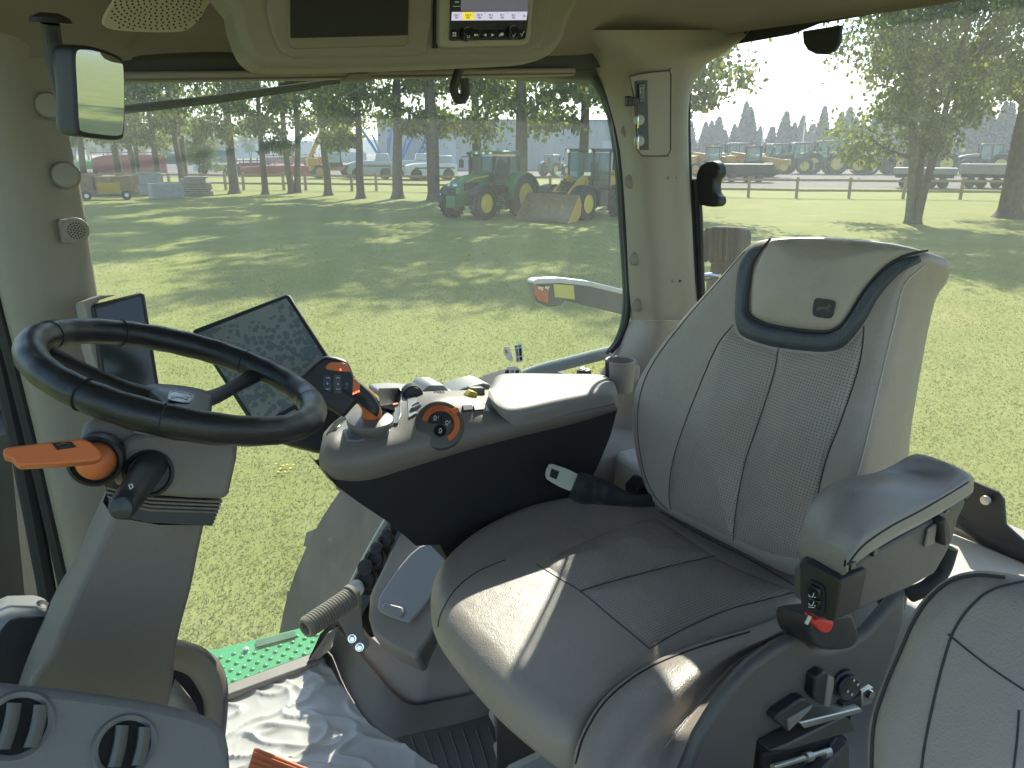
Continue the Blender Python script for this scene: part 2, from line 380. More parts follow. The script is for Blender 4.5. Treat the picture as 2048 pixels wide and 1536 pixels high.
# grass blades near the cab
def grass():
    n = 420000
    az = R(-16)+rng.random(n)*R(112); d = 3.0+ (rng.random(n)**1.5)*26
    x = np.sin(az)*d; y = np.cos(az)*d; keep = (y > -2.0) & (rng.random(n) < np.clip((29-d)/14, 0, 1)); x = x[keep]; y = y[keep]; d = d[keep]; n = len(x)
    h = (.006+.017*rng.random(n)); a = rng.random(n)*6.283; wd = (.0022+.0007*d)*(.7+.6*rng.random(n)); ln = rng.normal(0, .022, (n, 2))
    v = np.zeros((n, 3, 3)); dx = np.cos(a)*wd; dy = np.sin(a)*wd
    v[:, 0] = np.stack([x-dx, y-dy, np.full(n, -.003)], 1); v[:, 1] = np.stack([x+dx, y+dy, np.full(n, -.003)], 1); v[:, 2] = np.stack([x+ln[:, 0], y+ln[:, 1], h], 1)
    me = bpy.data.meshes.new('grass_blades'); me.vertices.add(n*3); me.vertices.foreach_set('co', v.ravel()); me.loops.add(n*3); me.loops.foreach_set('vertex_index', np.arange(n*3, dtype=np.int32))
    me.polygons.add(n); me.polygons.foreach_set('loop_start', np.arange(0, n*3, 3, dtype=np.int32)); me.polygons.foreach_set('loop_total', np.full(n, 3, dtype=np.int32)); me.update(calc_edges=True)
    m = mat('grass_blade', (.12, .17, .03), .6); nt = m.node_tree; b = nt.nodes['Principled BSDF']; b.inputs['Specular IOR Level'].default_value = .25
    gi = nt.nodes.new('ShaderNodeNewGeometry'); r = nt.nodes.new('ShaderNodeValToRGB'); e = r.color_ramp.elements
    e[0].color = (.175, .205, .046, 1); e[1].color = (.38, .36, .15, 1); e[1].position = 1; q = e.new(.5); q.color = (.245, .262, .068, 1); q = e.new(.82); q.color = (.33, .35, .10, 1)
    tc = nt.nodes.new('ShaderNodeTexCoord'); nn = nt.nodes.new('ShaderNodeTexNoise'); nn.inputs['Scale'].default_value = .8; nn.inputs['Detail'].default_value = 7; nn.inputs['Roughness'].default_value = .65; lk(nt, tc.outputs['Object'], nn.inputs[0])
    m1 = nt.nodes.new('ShaderNodeMath'); m1.operation = 'MULTIPLY_ADD'; m1.inputs[1].default_value = .5; lk(nt, gi.outputs['Random Per Island'], m1.inputs[0])
    m2 = nt.nodes.new('ShaderNodeMapRange'); m2.inputs['From Min'].default_value = .35; m2.inputs['From Max'].default_value = .68; m2.inputs['To Min'].default_value = -.05; m2.inputs['To Max'].default_value = .55; lk(nt, nn.outputs['Fac'], m2.inputs[0]); lk(nt, m2.outputs[0], m1.inputs[2])
    lk(nt, m1.outputs[0], r.inputs[0]); lk(nt, r.outputs[0], b.inputs['Base Color'])
    tl = nt.nodes.new('ShaderNodeBsdfTranslucent'); lk(nt, r.outputs[0], tl.inputs[0]); ms = nt.nodes.new('ShaderNodeMixShader'); ms.inputs[0].default_value = .6
    out = nt.nodes['Material Output']; lk(nt, b.outputs[0], ms.inputs[1]); lk(nt, tl.outputs[0], ms.inputs[2]); lk(nt, ms.outputs[0], out.inputs[0])
    me.materials.append(m); o = bpy.data.objects.new('grass', me); COL.objects.link(o)
    tag(o, 'short green grass blades of the lawn close to the cab', 'grass', kind='stuff')
grass()

# trees ------------------------------------------------------------
def leafmat(name, c0, c1, c2):
    m = mat(name, c0, .55); nt = m.node_tree; b = nt.nodes['Principled BSDF']; b.inputs['Specular IOR Level'].default_value = .3
    gi = nt.nodes.new('ShaderNodeNewGeometry'); r = nt.nodes.new('ShaderNodeValToRGB'); e = r.color_ramp.elements
    e[0].color = (*c0, 1); e[1].color = (*c2, 1); q = e.new(.6); q.color = (*c1, 1)
    lk(nt, gi.outputs['Random Per Island'], r.inputs[0]); lk(nt, r.outputs[0], b.inputs['Base Color'])
    tl = nt.nodes.new('ShaderNodeBsdfTranslucent'); lk(nt, r.outputs[0], tl.inputs[0]); ms = nt.nodes.new('ShaderNodeMixShader'); ms.inputs[0].default_value = .55
    out = nt.nodes['Material Output']; lk(nt, b.outputs[0], ms.inputs[1]); lk(nt, tl.outputs[0], ms.inputs[2]); lk(nt, ms.outputs[0], out.inputs[0]); return m
LEAF = leafmat('maple_leaves', (.075, .125, .026), (.16, .21, .04), (.36, .36, .075))
CONI = leafmat('conifer_needles', (.02, .045, .03), (.03, .06, .038), (.05, .085, .05))
def leafmesh(pts, size, m, nm):
    n = len(pts); pts = np.array(pts); v = np.zeros((n, 4, 3))
    a = rng.normal(size=(n, 3)); a /= np.linalg.norm(a, axis=1)[:, None]; b = rng.normal(size=(n, 3)); b -= a*(a*b).sum(1)[:, None]; b /= np.linalg.norm(b, axis=1)[:, None]
    s = (size*(.5+rng.random(n)))[:, None]/2
    v[:, 0] = pts-a*s; v[:, 1] = pts-b*s*.7; v[:, 2] = pts+a*s; v[:, 3] = pts+b*s*.7
    me = bpy.data.meshes.new(nm); me.vertices.add(n*4); me.vertices.foreach_set('co', v.ravel()); me.loops.add(n*4); me.loops.foreach_set('vertex_index', np.arange(n*4, dtype=np.int32))
    me.polygons.add(n); me.polygons.foreach_set('loop_start', np.arange(0, n*4, 4, dtype=np.int32)); me.polygons.foreach_set('loop_total', np.full(n, 4, dtype=np.int32)); me.update(calc_edges=True)
    me.materials.append(m); return me
def maketree(seed, hgt, tr, stems=1, first=3.2, spread=3.6, nleaf=9000, lean=0, leaf=.27, droop=0):
    rd = random.Random(seed); mb = MB(); tips = []
    for s in range(stems):
        a0 = 2*math.pi*s/stems+rd.random(); sp = (.10 if stems > 1 else 0.02)
        base = V((math.cos(a0), math.sin(a0), 0))*(tr*.5 if stems > 1 else 0)
        pts = [base]; dr = V((math.cos(a0)*sp+lean*.05, math.sin(a0)*sp, 1)).normalized(); p = base.copy(); k = 9
        for i in range(k):
            p = p+dr*(hgt*.82/k); dr = (dr+V((rd.uniform(-.06, .06), rd.uniform(-.06, .06), .03))).normalized(); pts.append(p.copy())
        r0 = tr*(1 if stems == 1 else .6)
        rad = [r0*(1.55 if i == 0 else 1.0)*(1-.85*i/k) for i in range(k+1)]
        pts.insert(1, pts[0].lerp(pts[1], .25)); rad.insert(1, r0*1.02)
        mb.tube(cr(pts, 3), resample_r(rad, len(pts), 3), 10)
        nb = 15 if stems == 1 else 9
        for j in range(nb):
            t = first/hgt+(1-first/hgt)*(j+.3)/nb; f = t/.82*k
            if f >= k: f = k-.01
            i = int(f)+1; q = pts[i].lerp(pts[i+1], f-int(f)) if i+1 < len(pts) else pts[-1]
            az = rd.random()*6.283; L = spread*(.55+.6*rd.random())*(1-.55*max(0, t-.35)); el = R(rd.uniform(10, 45)); bp = [q]; d = V((math.cos(az)*math.cos(el), math.sin(az)*math.cos(el), math.sin(el)))
            pp = q.copy()
            for s2 in range(5):
                pp = pp+d*L/5; d = (d+V((rd.uniform(-.2, .2), rd.uniform(-.2, .2), rd.uniform(-.15, .1)-droop))).normalized(); bp.append(pp.copy()); tips.append((pp.copy(), .45+.28*s2*L/4))
                if s2 > 0:
                    for _ in range(2):
                        e = pp+V((rd.uniform(-1, 1), rd.uniform(-1, 1), rd.uniform(-.7, .4)))*L*.28; mb.tube([pp, pp.lerp(e, .5)+V((0, 0, .05)), e], [.022, .016, .006], 4); tips.append((e, .5))
            mb.tube(bp, [max(.02, r0*.35*(1-.8*t)*(1-i2/6)) for i2 in range(6)], 6)
    pts = []; W = np.array([s for _, s in tips]); W = W/W.sum(); idx = rng.choice(len(tips), nleaf, p=W)
    for i in idx:
        c, s = tips[i]; o = rng.normal(0, .5, 3); pts.append((c.x+o[0]*s*1.1, c.y+o[1]*s*1.1, c.z+o[2]*s*.75-.05))
    pts = [p for p in pts if p[2] > first-1.2]
    return mb, leafmesh(pts, leaf, LEAF, 'crown')
def resample_r(r, n, k):
    out = []
    for i in range(n-1):
        for j in range(k): out.append(r[i]*(1-j/k)+r[i+1]*j/k)
    out.append(r[-1]); return out
protos = []
def treeproto(*a, **k):
    mb, lm = maketree(*a, **k); o = mb.build('trunk', BARK, smooth=60); tm = o.data; bpy.data.objects.remove(o); protos.append((tm, lm)); return len(protos)-1
treeproto(1, 16.5, .33, first=2.9, spread=4.4, nleaf=11500, droop=.07, leaf=.25)
treeproto(2, 17, .29, first=3.0, spread=4.1, nleaf=11500, droop=.07, leaf=.25)
treeproto(3, 16, .42, stems=2, first=2.7, spread=3.9, nleaf=11500, droop=.07, leaf=.25)
treeproto(4, 17.0, .42, stems=2, first=2.8, spread=4.2, nleaf=11500, droop=.07, leaf=.25)
treeproto(5, 11.0, .30, stems=3, first=1.9, spread=4.0, nleaf=27000, leaf=.18)
treeproto(6, 16.0, .52, first=3.7, spread=5.6, nleaf=32000, leaf=.21)
def tree(px, py, proto, rz, sc, label, cat='tree', pos=None, group='maples along the lawn side of the fence'):
    p = pos or P(px, py, z=0); t = thing('maple_tree', label, cat, (p.x, p.y, -.02), group)
    t.rotation_euler = (0, 0, rz); t.scale = (sc, sc, sc*1.2)
    for nm, me in (('trunk', protos[proto][0]), ('crown', protos[proto][1])):
        o = bpy.data.objects.new(nm, me); COL.objects.link(o); o.parent = t
TREES = [
 (172, 372, 1, .3, 1.0, 'maple nearest the corner post, behind the brown bale-like crate'),
 (242, 371, 0, 1.9, 1.0, 'maple just right of the cab mirror, behind the yellow salvage boxes'),
 (277, 374, 2, .8, .95, 'forked maple rising behind the grey steel tanks'),
 (321, 377, 1, 2.2, .95, 'maple with dark low foliage behind the grey crate pile'),
 (368, 379, 3, .5, 1.0, 'twin-stemmed maple by the stack of planks'),
 (470, 387, 0, 4.1, 1.05, 'thick maple with a flared foot, right of the plank stack'),
 (531, 389, 1, 5.0, .8, 'slim maple between two thicker ones before the red implements'),
 (590, 386, 3, 2.6, .95, 'maple that forks into a wide vee left of the raised yellow boom'),
 (657, 391, 1, 3.3, .9, 'straight slim maple in front of the yellow telehandler'),
 (722, 397, 1, .4, .92, 'slim maple before the left end of the sprayer row'),
 (796, 397, 0, 5.5, 1.05, 'stout ridged-bark maple before the grey sprayer hoods'),
 (868, 400, 2, 1.2, 1.15, 'wide maple directly behind the nose of the green tractor'),
 (957, 392, 0, 2.9, 1.1, 'maple rising behind the cab of the green tractor'),
 (1046, 404, 3, 3.9, 1.2, 'tall twin-trunked maple between green tractor and wheel loader'),
 (1165, 400, 1, 1.1, 1.15, 'maple behind the cab of the wheel loader'),
 (1232, 402, 0, .2, 1.1, 'maple behind the rear of the wheel loader, cut by the corner pillar'),
 (1318, 420, 3, 1.4, 1.1, 'maple hidden by the rear corner pillar, branch ends showing beside it'),
 (1825, 447, 4, 2.0, 1.0, 'small many-stemmed maple above the seat headrest'),
 (2018, 435, 5, .9, 1.0, 'big broad maple at the right edge of the rear window'),
 (2150, 420, 5, 3.0, 1.0, 'broad maple past the right edge of the rear window'),
]
for t in TREES: tree(*t)
# off-frame trees whose shade lies on the lawn
for (x, y, pr, rz) in ((47, 9, 5, .5), (55, -3, 5, 2.2), (-4, 82, 0, 1.)):
    tree(0, 0, pr, rz, 1, 'broad maple further along the fence line', pos=V((x, y, 0)))
# small young tree in the yard by the fence
tree(406, 372, 4, .5, .45, 'little young tree behind the fence in front of the white trailer', pos=P(408, 366, z=0))

# conifer row ------------------------------------------------------
cp = []
for k in range(2600):
    t = rng.random()**.8; a = rng.random()*6.283; lay = 1-.25*((t*13) % 1); rr = (1-t)**.8*2.9*lay*(rng.random()**.4)+.05; cp.append((math.cos(a)*rr, math.sin(a)*rr, .8+t*11.5-.15*rr))
cme = leafmesh(cp, .75, CONI, 'conifer_crown')
mbt = MB(); mbt.cyl((0, 0, 0), (0, 0, 10), .22, .04, 8); ot = mbt.build('t', BARK); ctm = ot.data; bpy.data.objects.remove(ot)
for i in range(46):
    px = 1372+i*16+rng.uniform(-7, 7)
    if px > 2080: break
    d = 205+rng.uniform(-8, 8); v = ray(px, 300); v.z = 0; v.normalize(); p = v*d
    t = thing('spruce_tree', 'dark pointed spruce in the row along the far edge of the yard', 'conifer', (p.x, p.y, 0), 'row of spruces beyond the yard')
    s = .62+rng.random()*.55; k_ = .95+rng.random()*.5; t.scale = (s*k_, s*k_, s); t.rotation_euler = (0, 0, rng.random()*6)
    for nm, me in (('trunk', ctm), ('crown', cme)):
        o = bpy.data.objects.new(nm, me); COL.objects.link(o); o.parent = t
# far broadleaf clump left of window
for i in range(16):
    px = -40+i*36+rng.uniform(-8, 8); d = 260+rng.uniform(-30, 30); v = ray(px, 300); v.z = 0; v.normalize(); p = v*d
    tree(0, 0, 4, rng.random()*6, .8+rng.random()*.3, 'hazy round tree on the far side of the fields', pos=p, group='far hedgerow trees')

# fence -------------------------------------------------------------
fpx = [(-330, 372), (60, 376), (150, 377), (205, 377), (255, 377), (340, 379), (405, 379), (452, 380), (488, 380), (568, 380), (612, 381), (704, 382), (753, 382), (858, 384), (1100, 388), (1290, 391), (1358, 392), (1496, 394), (1592, 396), (1697, 397), (1806, 398), (1920, 399), (2044, 401), (2190, 404), (2370, 409), (2560, 416), (2900, 428)]
fence = thing('wooden_fence', 'weathered two-rail timber fence between the lawn and the yard', 'fence', tuple(P(700, 382, z=0)))
pos = [P(a, b, z=0) for a, b in fpx]
allp = []
for a, b in zip(pos, pos[1:]):
    n = max(1, round((b-a).length/3.2))
    for k in range(n): allp.append(a.lerp(b, k/n))
allp.append(pos[-1])
for p in allp:
    h = 1.3+rng.uniform(-.05, .06)
    pm = MB(); pm.box(p+V((0, 0, h/2-.05)), (.17, .17, h+.1), (rng.uniform(-.03, .03), rng.uniform(-.03, .03), .8)); pm.build('post', WOOD, fence, bevel=.012)
for z in (.50, 1.12):
    for a, b in zip(allp, allp[1:]):
        rm = MB(); d = (b-a); m = (a+b)/2+V((0, 0, z+rng.uniform(-.02, .02))); rm.box(m-V((d.y, -d.x, 0)).normalized()*(-.085), (d.length-.01, .05, .15), (0, rng.uniform(-.006, .006), math.atan2(d.y, d.x))); rm.build('rail', WOOD, fence)

# building -----------------------------------------------------------
def corr(name, c):
    m = mat(name, c, .5, .2); nt = m.node_tree; b = nt.nodes['Principled BSDF']; tc = nt.nodes.new('ShaderNodeTexCoord')
    wv = nt.nodes.new('ShaderNodeTexWave'); wv.inputs['Scale'].default_value = 1.1; lk(nt, tc.outputs['Object'], wv.inputs[0]); bp = nt.nodes.new('ShaderNodeBump'); bp.inputs['Strength'].default_value = 1; bp.inputs['Distance'].default_value = .12
    lk(nt, wv.outputs['Fac'], bp.inputs['Height']); lk(nt, bp.outputs[0], b.inputs['Normal']); return m
CORR = corr('steel_cladding', (.42, .44, .47)); ROOFM = mat('roof_steel', (.5, .52, .55), .5, .3)
def oriented(px, d, rz=0):
    v = ray(px, 300); v.z = 0; v.normalize(); return v*d, math.atan2(v.y, v.x)-math.pi/2+rz
def building(name, label, px, d, w_, dep, h, rz, roof=1.6):
    p, a = oriented(px, d, rz); t = thing(name, label, 'building'); 
    mb = MB(); mb.box((0, dep/2, h/2), (w_, dep, h)); mb.build('wall', CORR, t)
    r = MB(); r.prism([V((-w_/2-.4, -.4, h+.01)), V((-w_/2-.4, dep/2, h+roof)), V((-w_/2-.4, dep+.4, h+.01))], (w_+.8, 0, 0)); r.build('roof', ROOFM, t)
    for k in (-.3, .25):
        dm = MB(); dm.box((w_*k, -.03, 2.2), (4.2, .1, 4.4)); dm.build('roller_door', ROOFM, t)
    t.location = (p.x, p.y, 0); t.rotation_euler = (0, 0, a); return t
building('warehouse', 'long pale grey corrugated warehouse behind the maples and green tractor', 1075, 125, 50, 40, 7.6, R(8))
building('farm_shed', 'distant low grey shed at the end of the fields', 470, 330, 60, 20, 6.5, R(0))
for px, py_t, d in ((1523, 195, 150), (1604, 205, 150)):
    p, a = oriented(px, d); t = thing('light_pole', 'tall pole with a flat floodlight bar, '+('left of' if px < 1560 else 'right of')+' the gap in the spruce tops', 'light pole')
    h = H+(300-py_t)/F*d*1.02; mb = MB(); mb.cyl((0, 0, 0), (0, 0, h), .14, .09, 8); mb.build('pole', MET, t)
    mb = MB(); mb.box((0, 0, h+.08), (1.3, .35, .16)); mb.build('lamp_head', TRIMD, t); t.location = (p.x, p.y, 0); t.rotation_euler = (0, 0, a)

# vehicles --------------------------------------------------------------
def wheel(mb_t, t, c, r, w_, rimm=YEL, lugs=True):
    """wheel with axis along local y; part wheel > tyre,rim"""
    c = V(c); e = MB(); n = 28
    e.lathe(c-V((0, w_/2, 0)), (0, 1, 0), [(0, r*.58), (w_*.03, r*.82), (w_*.12, r*.95), (w_*.3, r*.985), (w_*.7, r*.985), (w_*.88, r*.95), (w_*.97, r*.82), (w_, r*.58)], n*2, caps=False)
    if lugs:
        nl = 20
        for k in range(nl):
            for sd in (-1, 1):
                a = 2*math.pi*(k+(.5 if sd > 0 else 0))/nl
                M = Matrix.Rotation(-a, 3, 'Y')@Matrix.Rotation(sd*R(38), 3, 'Z')
                cc = c+Matrix.Rotation(-a, 3, 'Y')@V((r*.995, 0, 0))+V((0, sd*w_*.24, 0))
                e.box(cc, (r*.075, w_*.56, r*.075), Matrix.Rotation(-a, 3, 'Y')@Matrix.Rotation(sd*R(40), 3, 'X'))
    ty = e.build('wheel', TYR, t, smooth=35)
    for sd in (-1, 1):
        rm = MB(); rm.lathe(c+V((0, sd*w_*.42, 0)), (0, -sd, 0), [(0, r*.60), (0, r*.56), (w_*.1, r*.5), (w_*.14, r*.34), (w_*.03, r*.28), (w_*.0, r*.17), (-w_*.05, r*.14)], 28)
        rm.build('rim', rimm, ty)
def glasspane(mb): pass
def place(t, px, py, head, toward=None, s=1.0):
    """head: degrees rotated from 'facing the camera' toward image left"""
    p = P(px, py, z=0); v = V((p.x, p.y, 0)).normalized(); left = V((-v.y, v.x, 0)); d = -v*math.cos(R(head))+left*math.sin(R(head))
    t.location = (p.x, p.y, 0); t.rotation_euler = (0, 0, math.atan2(d.y, d.x)); t.scale = (s, s, s)
CLEARG = glassmat('machine_glass', dirt=.10, streak=.05, tint=(.62, .75, .78), refl=1.0)
def tractor(label, body=GRN, rim=YEL, detail=True, group=None, name='farm_tractor'):
    t = thing(name, label, 'tractor', group=group)
    # local: +x forward, z up, origin under mid-wheelbase
    for y in (-.93, .93): wheel(None, t, (-1.25, y, .93), .93, .56, rim)
    for y in (-.9, .9): wheel(None, t, (1.45, y, .70), .70, .46, rim)
    b = MB(); secs = []
    for x, hw, z0, z1 in ((.35, .40, .95, 1.95), (.9, .40, .95, 1.93), (1.6, .38, .98, 1.84), (2.15, .36, 1.0, 1.70), (2.42, .33, 1.02, 1.5), (2.5, .28, 1.08, 1.3)):
        secs.append([V((x, -hw, z0)), V((x, -hw*1.0, (z0+z1)/2)), V((x, -hw*.92, z1-.12)), V((x, -hw*.5, z1)), V((x, hw*.5, z1)), V((x, hw*.92, z1-.12)), V((x, hw, (z0+z1)/2)), V((x, hw, z0))])
    b.loft(secs, 2, 3, closed=True, caps=True); hood = b.build('hood', body, t, smooth=50)
    g_ = MB(); 
    for y in (-1, 1): g_.box((2.43, y*.2, 1.40), (.12, .2, .13), (0, R(-20), y*R(-18)))
    for y in (-1, 1):
        h1 = MB(); h1.box((2.45, y*.2, 1.47), (.1, .2, .14), (0, R(-25), y*R(25))); h1.build('headlight', CHR, t, bevel=.03)
    gr = MB(); gr.box((2.47, 0, 1.22), (.1, .5, .30)); gr.box((1.6, .385, 1.35), (1.0, .03, .45)); gr.box((1.6, -.385, 1.35), (1.0, .03, .45)); gr.build('grille', BLKM, t, bevel=.02)
    st = MB(); 
    for y in (-1, 1): st.prism([V((.5, y*.41, 1.78)), V((1.5, y*.405, 1.70)), V((2.2, y*.375, 1.50)), V((1.5, y*.405, 1.76)), V((.5, y*.415, 1.86))], (0, y*.008, 0))
    st.build('stripe', YEL, t)
    ch = MB(); ch.box((.5, 0, .85), (3.6, .55, .5)); ch.box((1.45, 0, .68), (.3, 1.5, .22)); ch.box((-1.2, 0, .9), (.35, 1.5, .35)); ch.box((2.35, 0, .78), (.5, .5, .5)); ch.box((0.2, .62, .75), (.9, .35, .5)); ch.box((0.2, -.62, .75), (.9, .35, .5)); ch.build('chassis', body if body is GRN else BLK, t, bevel=.04)
    # cab: pillars, panes
    cb = MB(); zt = 2.72; zb = 1.15
    corners = [(.42, -.62), (.42, .62), (-.45, .80), (-1.28, .72), (-1.28, -.72), (-.45, -.80)]
    for (x, y) in corners: cb.tube([V((x+.12 if x > 0 else x, y*.96, zb)), V((x, y, zt-.1))], .05, 6)
    cb.box((-.45, 0, 1.25), (1.6, 1.4, .35)); cb.build('cab_frame', BLK, t)
    rf = MB(); rf.box((-.42, 0, 2.80), (2.0, 1.62, .16), taper=.86); rf.build('cab_roof', body, t, bevel=.05)
    rl = MB()
    for k in range(4): rl.box((.56, -.6+.4*k, 2.78), (.06, .16, .08))
    rl.build('roof_light', CHR, t)
    gp = MB()
    for i in range(6):
        a, c = corners[i], corners[(i+1) % 6]; gp.prism([V((a[0], a[1], 1.42)), V((c[0], c[1], 1.42)), V((c[0], c[1], zt-.08)), V((a[0], a[1], zt-.08))], (0, 0, 0.001))
    gp2 = MB()
    for i in range(6):
        a, c = V((*corners[i], 0)), V((*corners[(i+1) % 6], 0)); d = (c-a); gp2.box((a+c)/2+V((0, 0, 2.03)), (d.length-.1, .012, 1.2), (0, 0, math.atan2(d.y, d.x)))
    gp2.build('window', CLEARG, t)
    se = MB(); se.box((-.85, 0, 1.65), (.5, .5, .16)); se.box((-1.08, 0, 2.0), (.12, .46, .65)); se.build('driver_seat', BLKM, t, bevel=.04)
    sw = MB(); sw.lathe((-.1, 0, 1.85), (-.3, 0, 1), [(0, .2), (.03, .21), (.05, .2)], 16); sw.cyl((.1, 0, 1.2), (-.1, 0, 1.85), .05); sw.build('steering_column', BLKM, t)
    for y in (-1, 1):
        f = MB(); pr = []
        for a in range(-10, 191, 20): pr.append(V((-1.25+math.cos(R(a))*1.06, 0, .93+math.sin(R(a))*1.04)))
        f.grid([[p+V((0, y*.62, 0)) for p in pr], [p+V((0, y*1.12, .02)) for p in pr], [p+V((0, y*1.22, -.03)) for p in pr], [p.lerp(V((-1.25, 0, .93)), .1)+V((0, y*1.22, 0)) for p in pr]]); f.build('fender', body, t)
        f = MB(); pr = [V((1.45+math.cos(R(a))*.80, 0, .70+math.sin(R(a))*.78)) for a in range(30, 171, 20)]
        f.grid([[p+V((0, y*.68, 0)) for p in pr], [p+V((0, y*1.12, 0)) for p in pr], [p.lerp(V((1.45, 0, .7)), .08)+V((0, y*1.14, 0)) for p in pr]]); f.build('fender', BLK, t)
        m_ = MB(); m_.tube([V((.42, y*.66, 2.66)), V((.55, y*1.1, 2.6)), V((.55, y*1.15, 2.4))], .02, 5); m_.box((.55, y*1.15, 2.32), (.07, .22, .36)); m_.build('mirror', BLK, t)
    ex = MB(); ex.cyl((.62, -.55, 1.2), (.62, -.55, 2.5), .085); ex.tube([V((.62, -.55, 2.5)), V((.62, -.57, 2.68)), V((.70, -.66, 2.8))], .06, 8); ex.build('exhaust', BLKM, t)
    sp = MB()
    for k in range(4): sp.box((.15, .95, .45+.28*k), (.45, .22, .03))
    sp.box((-.08, .95, .85), (.02, .2, 1.0)); sp.build('steps', BLK, t)
    return t
t1 = tractor('green tractor with yellow wheel rims parked on the lawn beside the wheel loader', GRN); place(t1, 978, 433, 40, s=1.02)
# label card on door
t2 = tractor('small green tractor with an orange triangle seen from behind in the yard', GRN, YEL); place(t2, 1108, 352, 215, s=.86)
tri = MB(); tri.prism([V((-2.2, -.05, 1.75)), V((-2.2, -.45, 1.75)), V((-2.2, -.25, 2.12))], (-.02, 0, 0)); tri.build('slow_vehicle_triangle', mat('orange_reflector', (.9, .13, .03), .4), None) if False else None
trm = MB(); trm.prism([V((0, -.24, 0)), V((0, .24, 0)), V((0, 0, .42))], (-.02, 0, 0)); tr_o = trm.build('slow_vehicle_triangle', mat('orange_reflector', (.95, .12, .03), .4)); tr_o.parent = t2; tr_o.location = (-2.23, -.3, 1.45)
bc = MB(); bc.cyl((0, 0, 0), (0, 0, .18), .09, .07, 10); bo = bc.build('beacon', mat('orange_reflector', (.95, .12, .03), .4)); bo.parent = t2; bo.location = (-.9, -.4, 2.9)

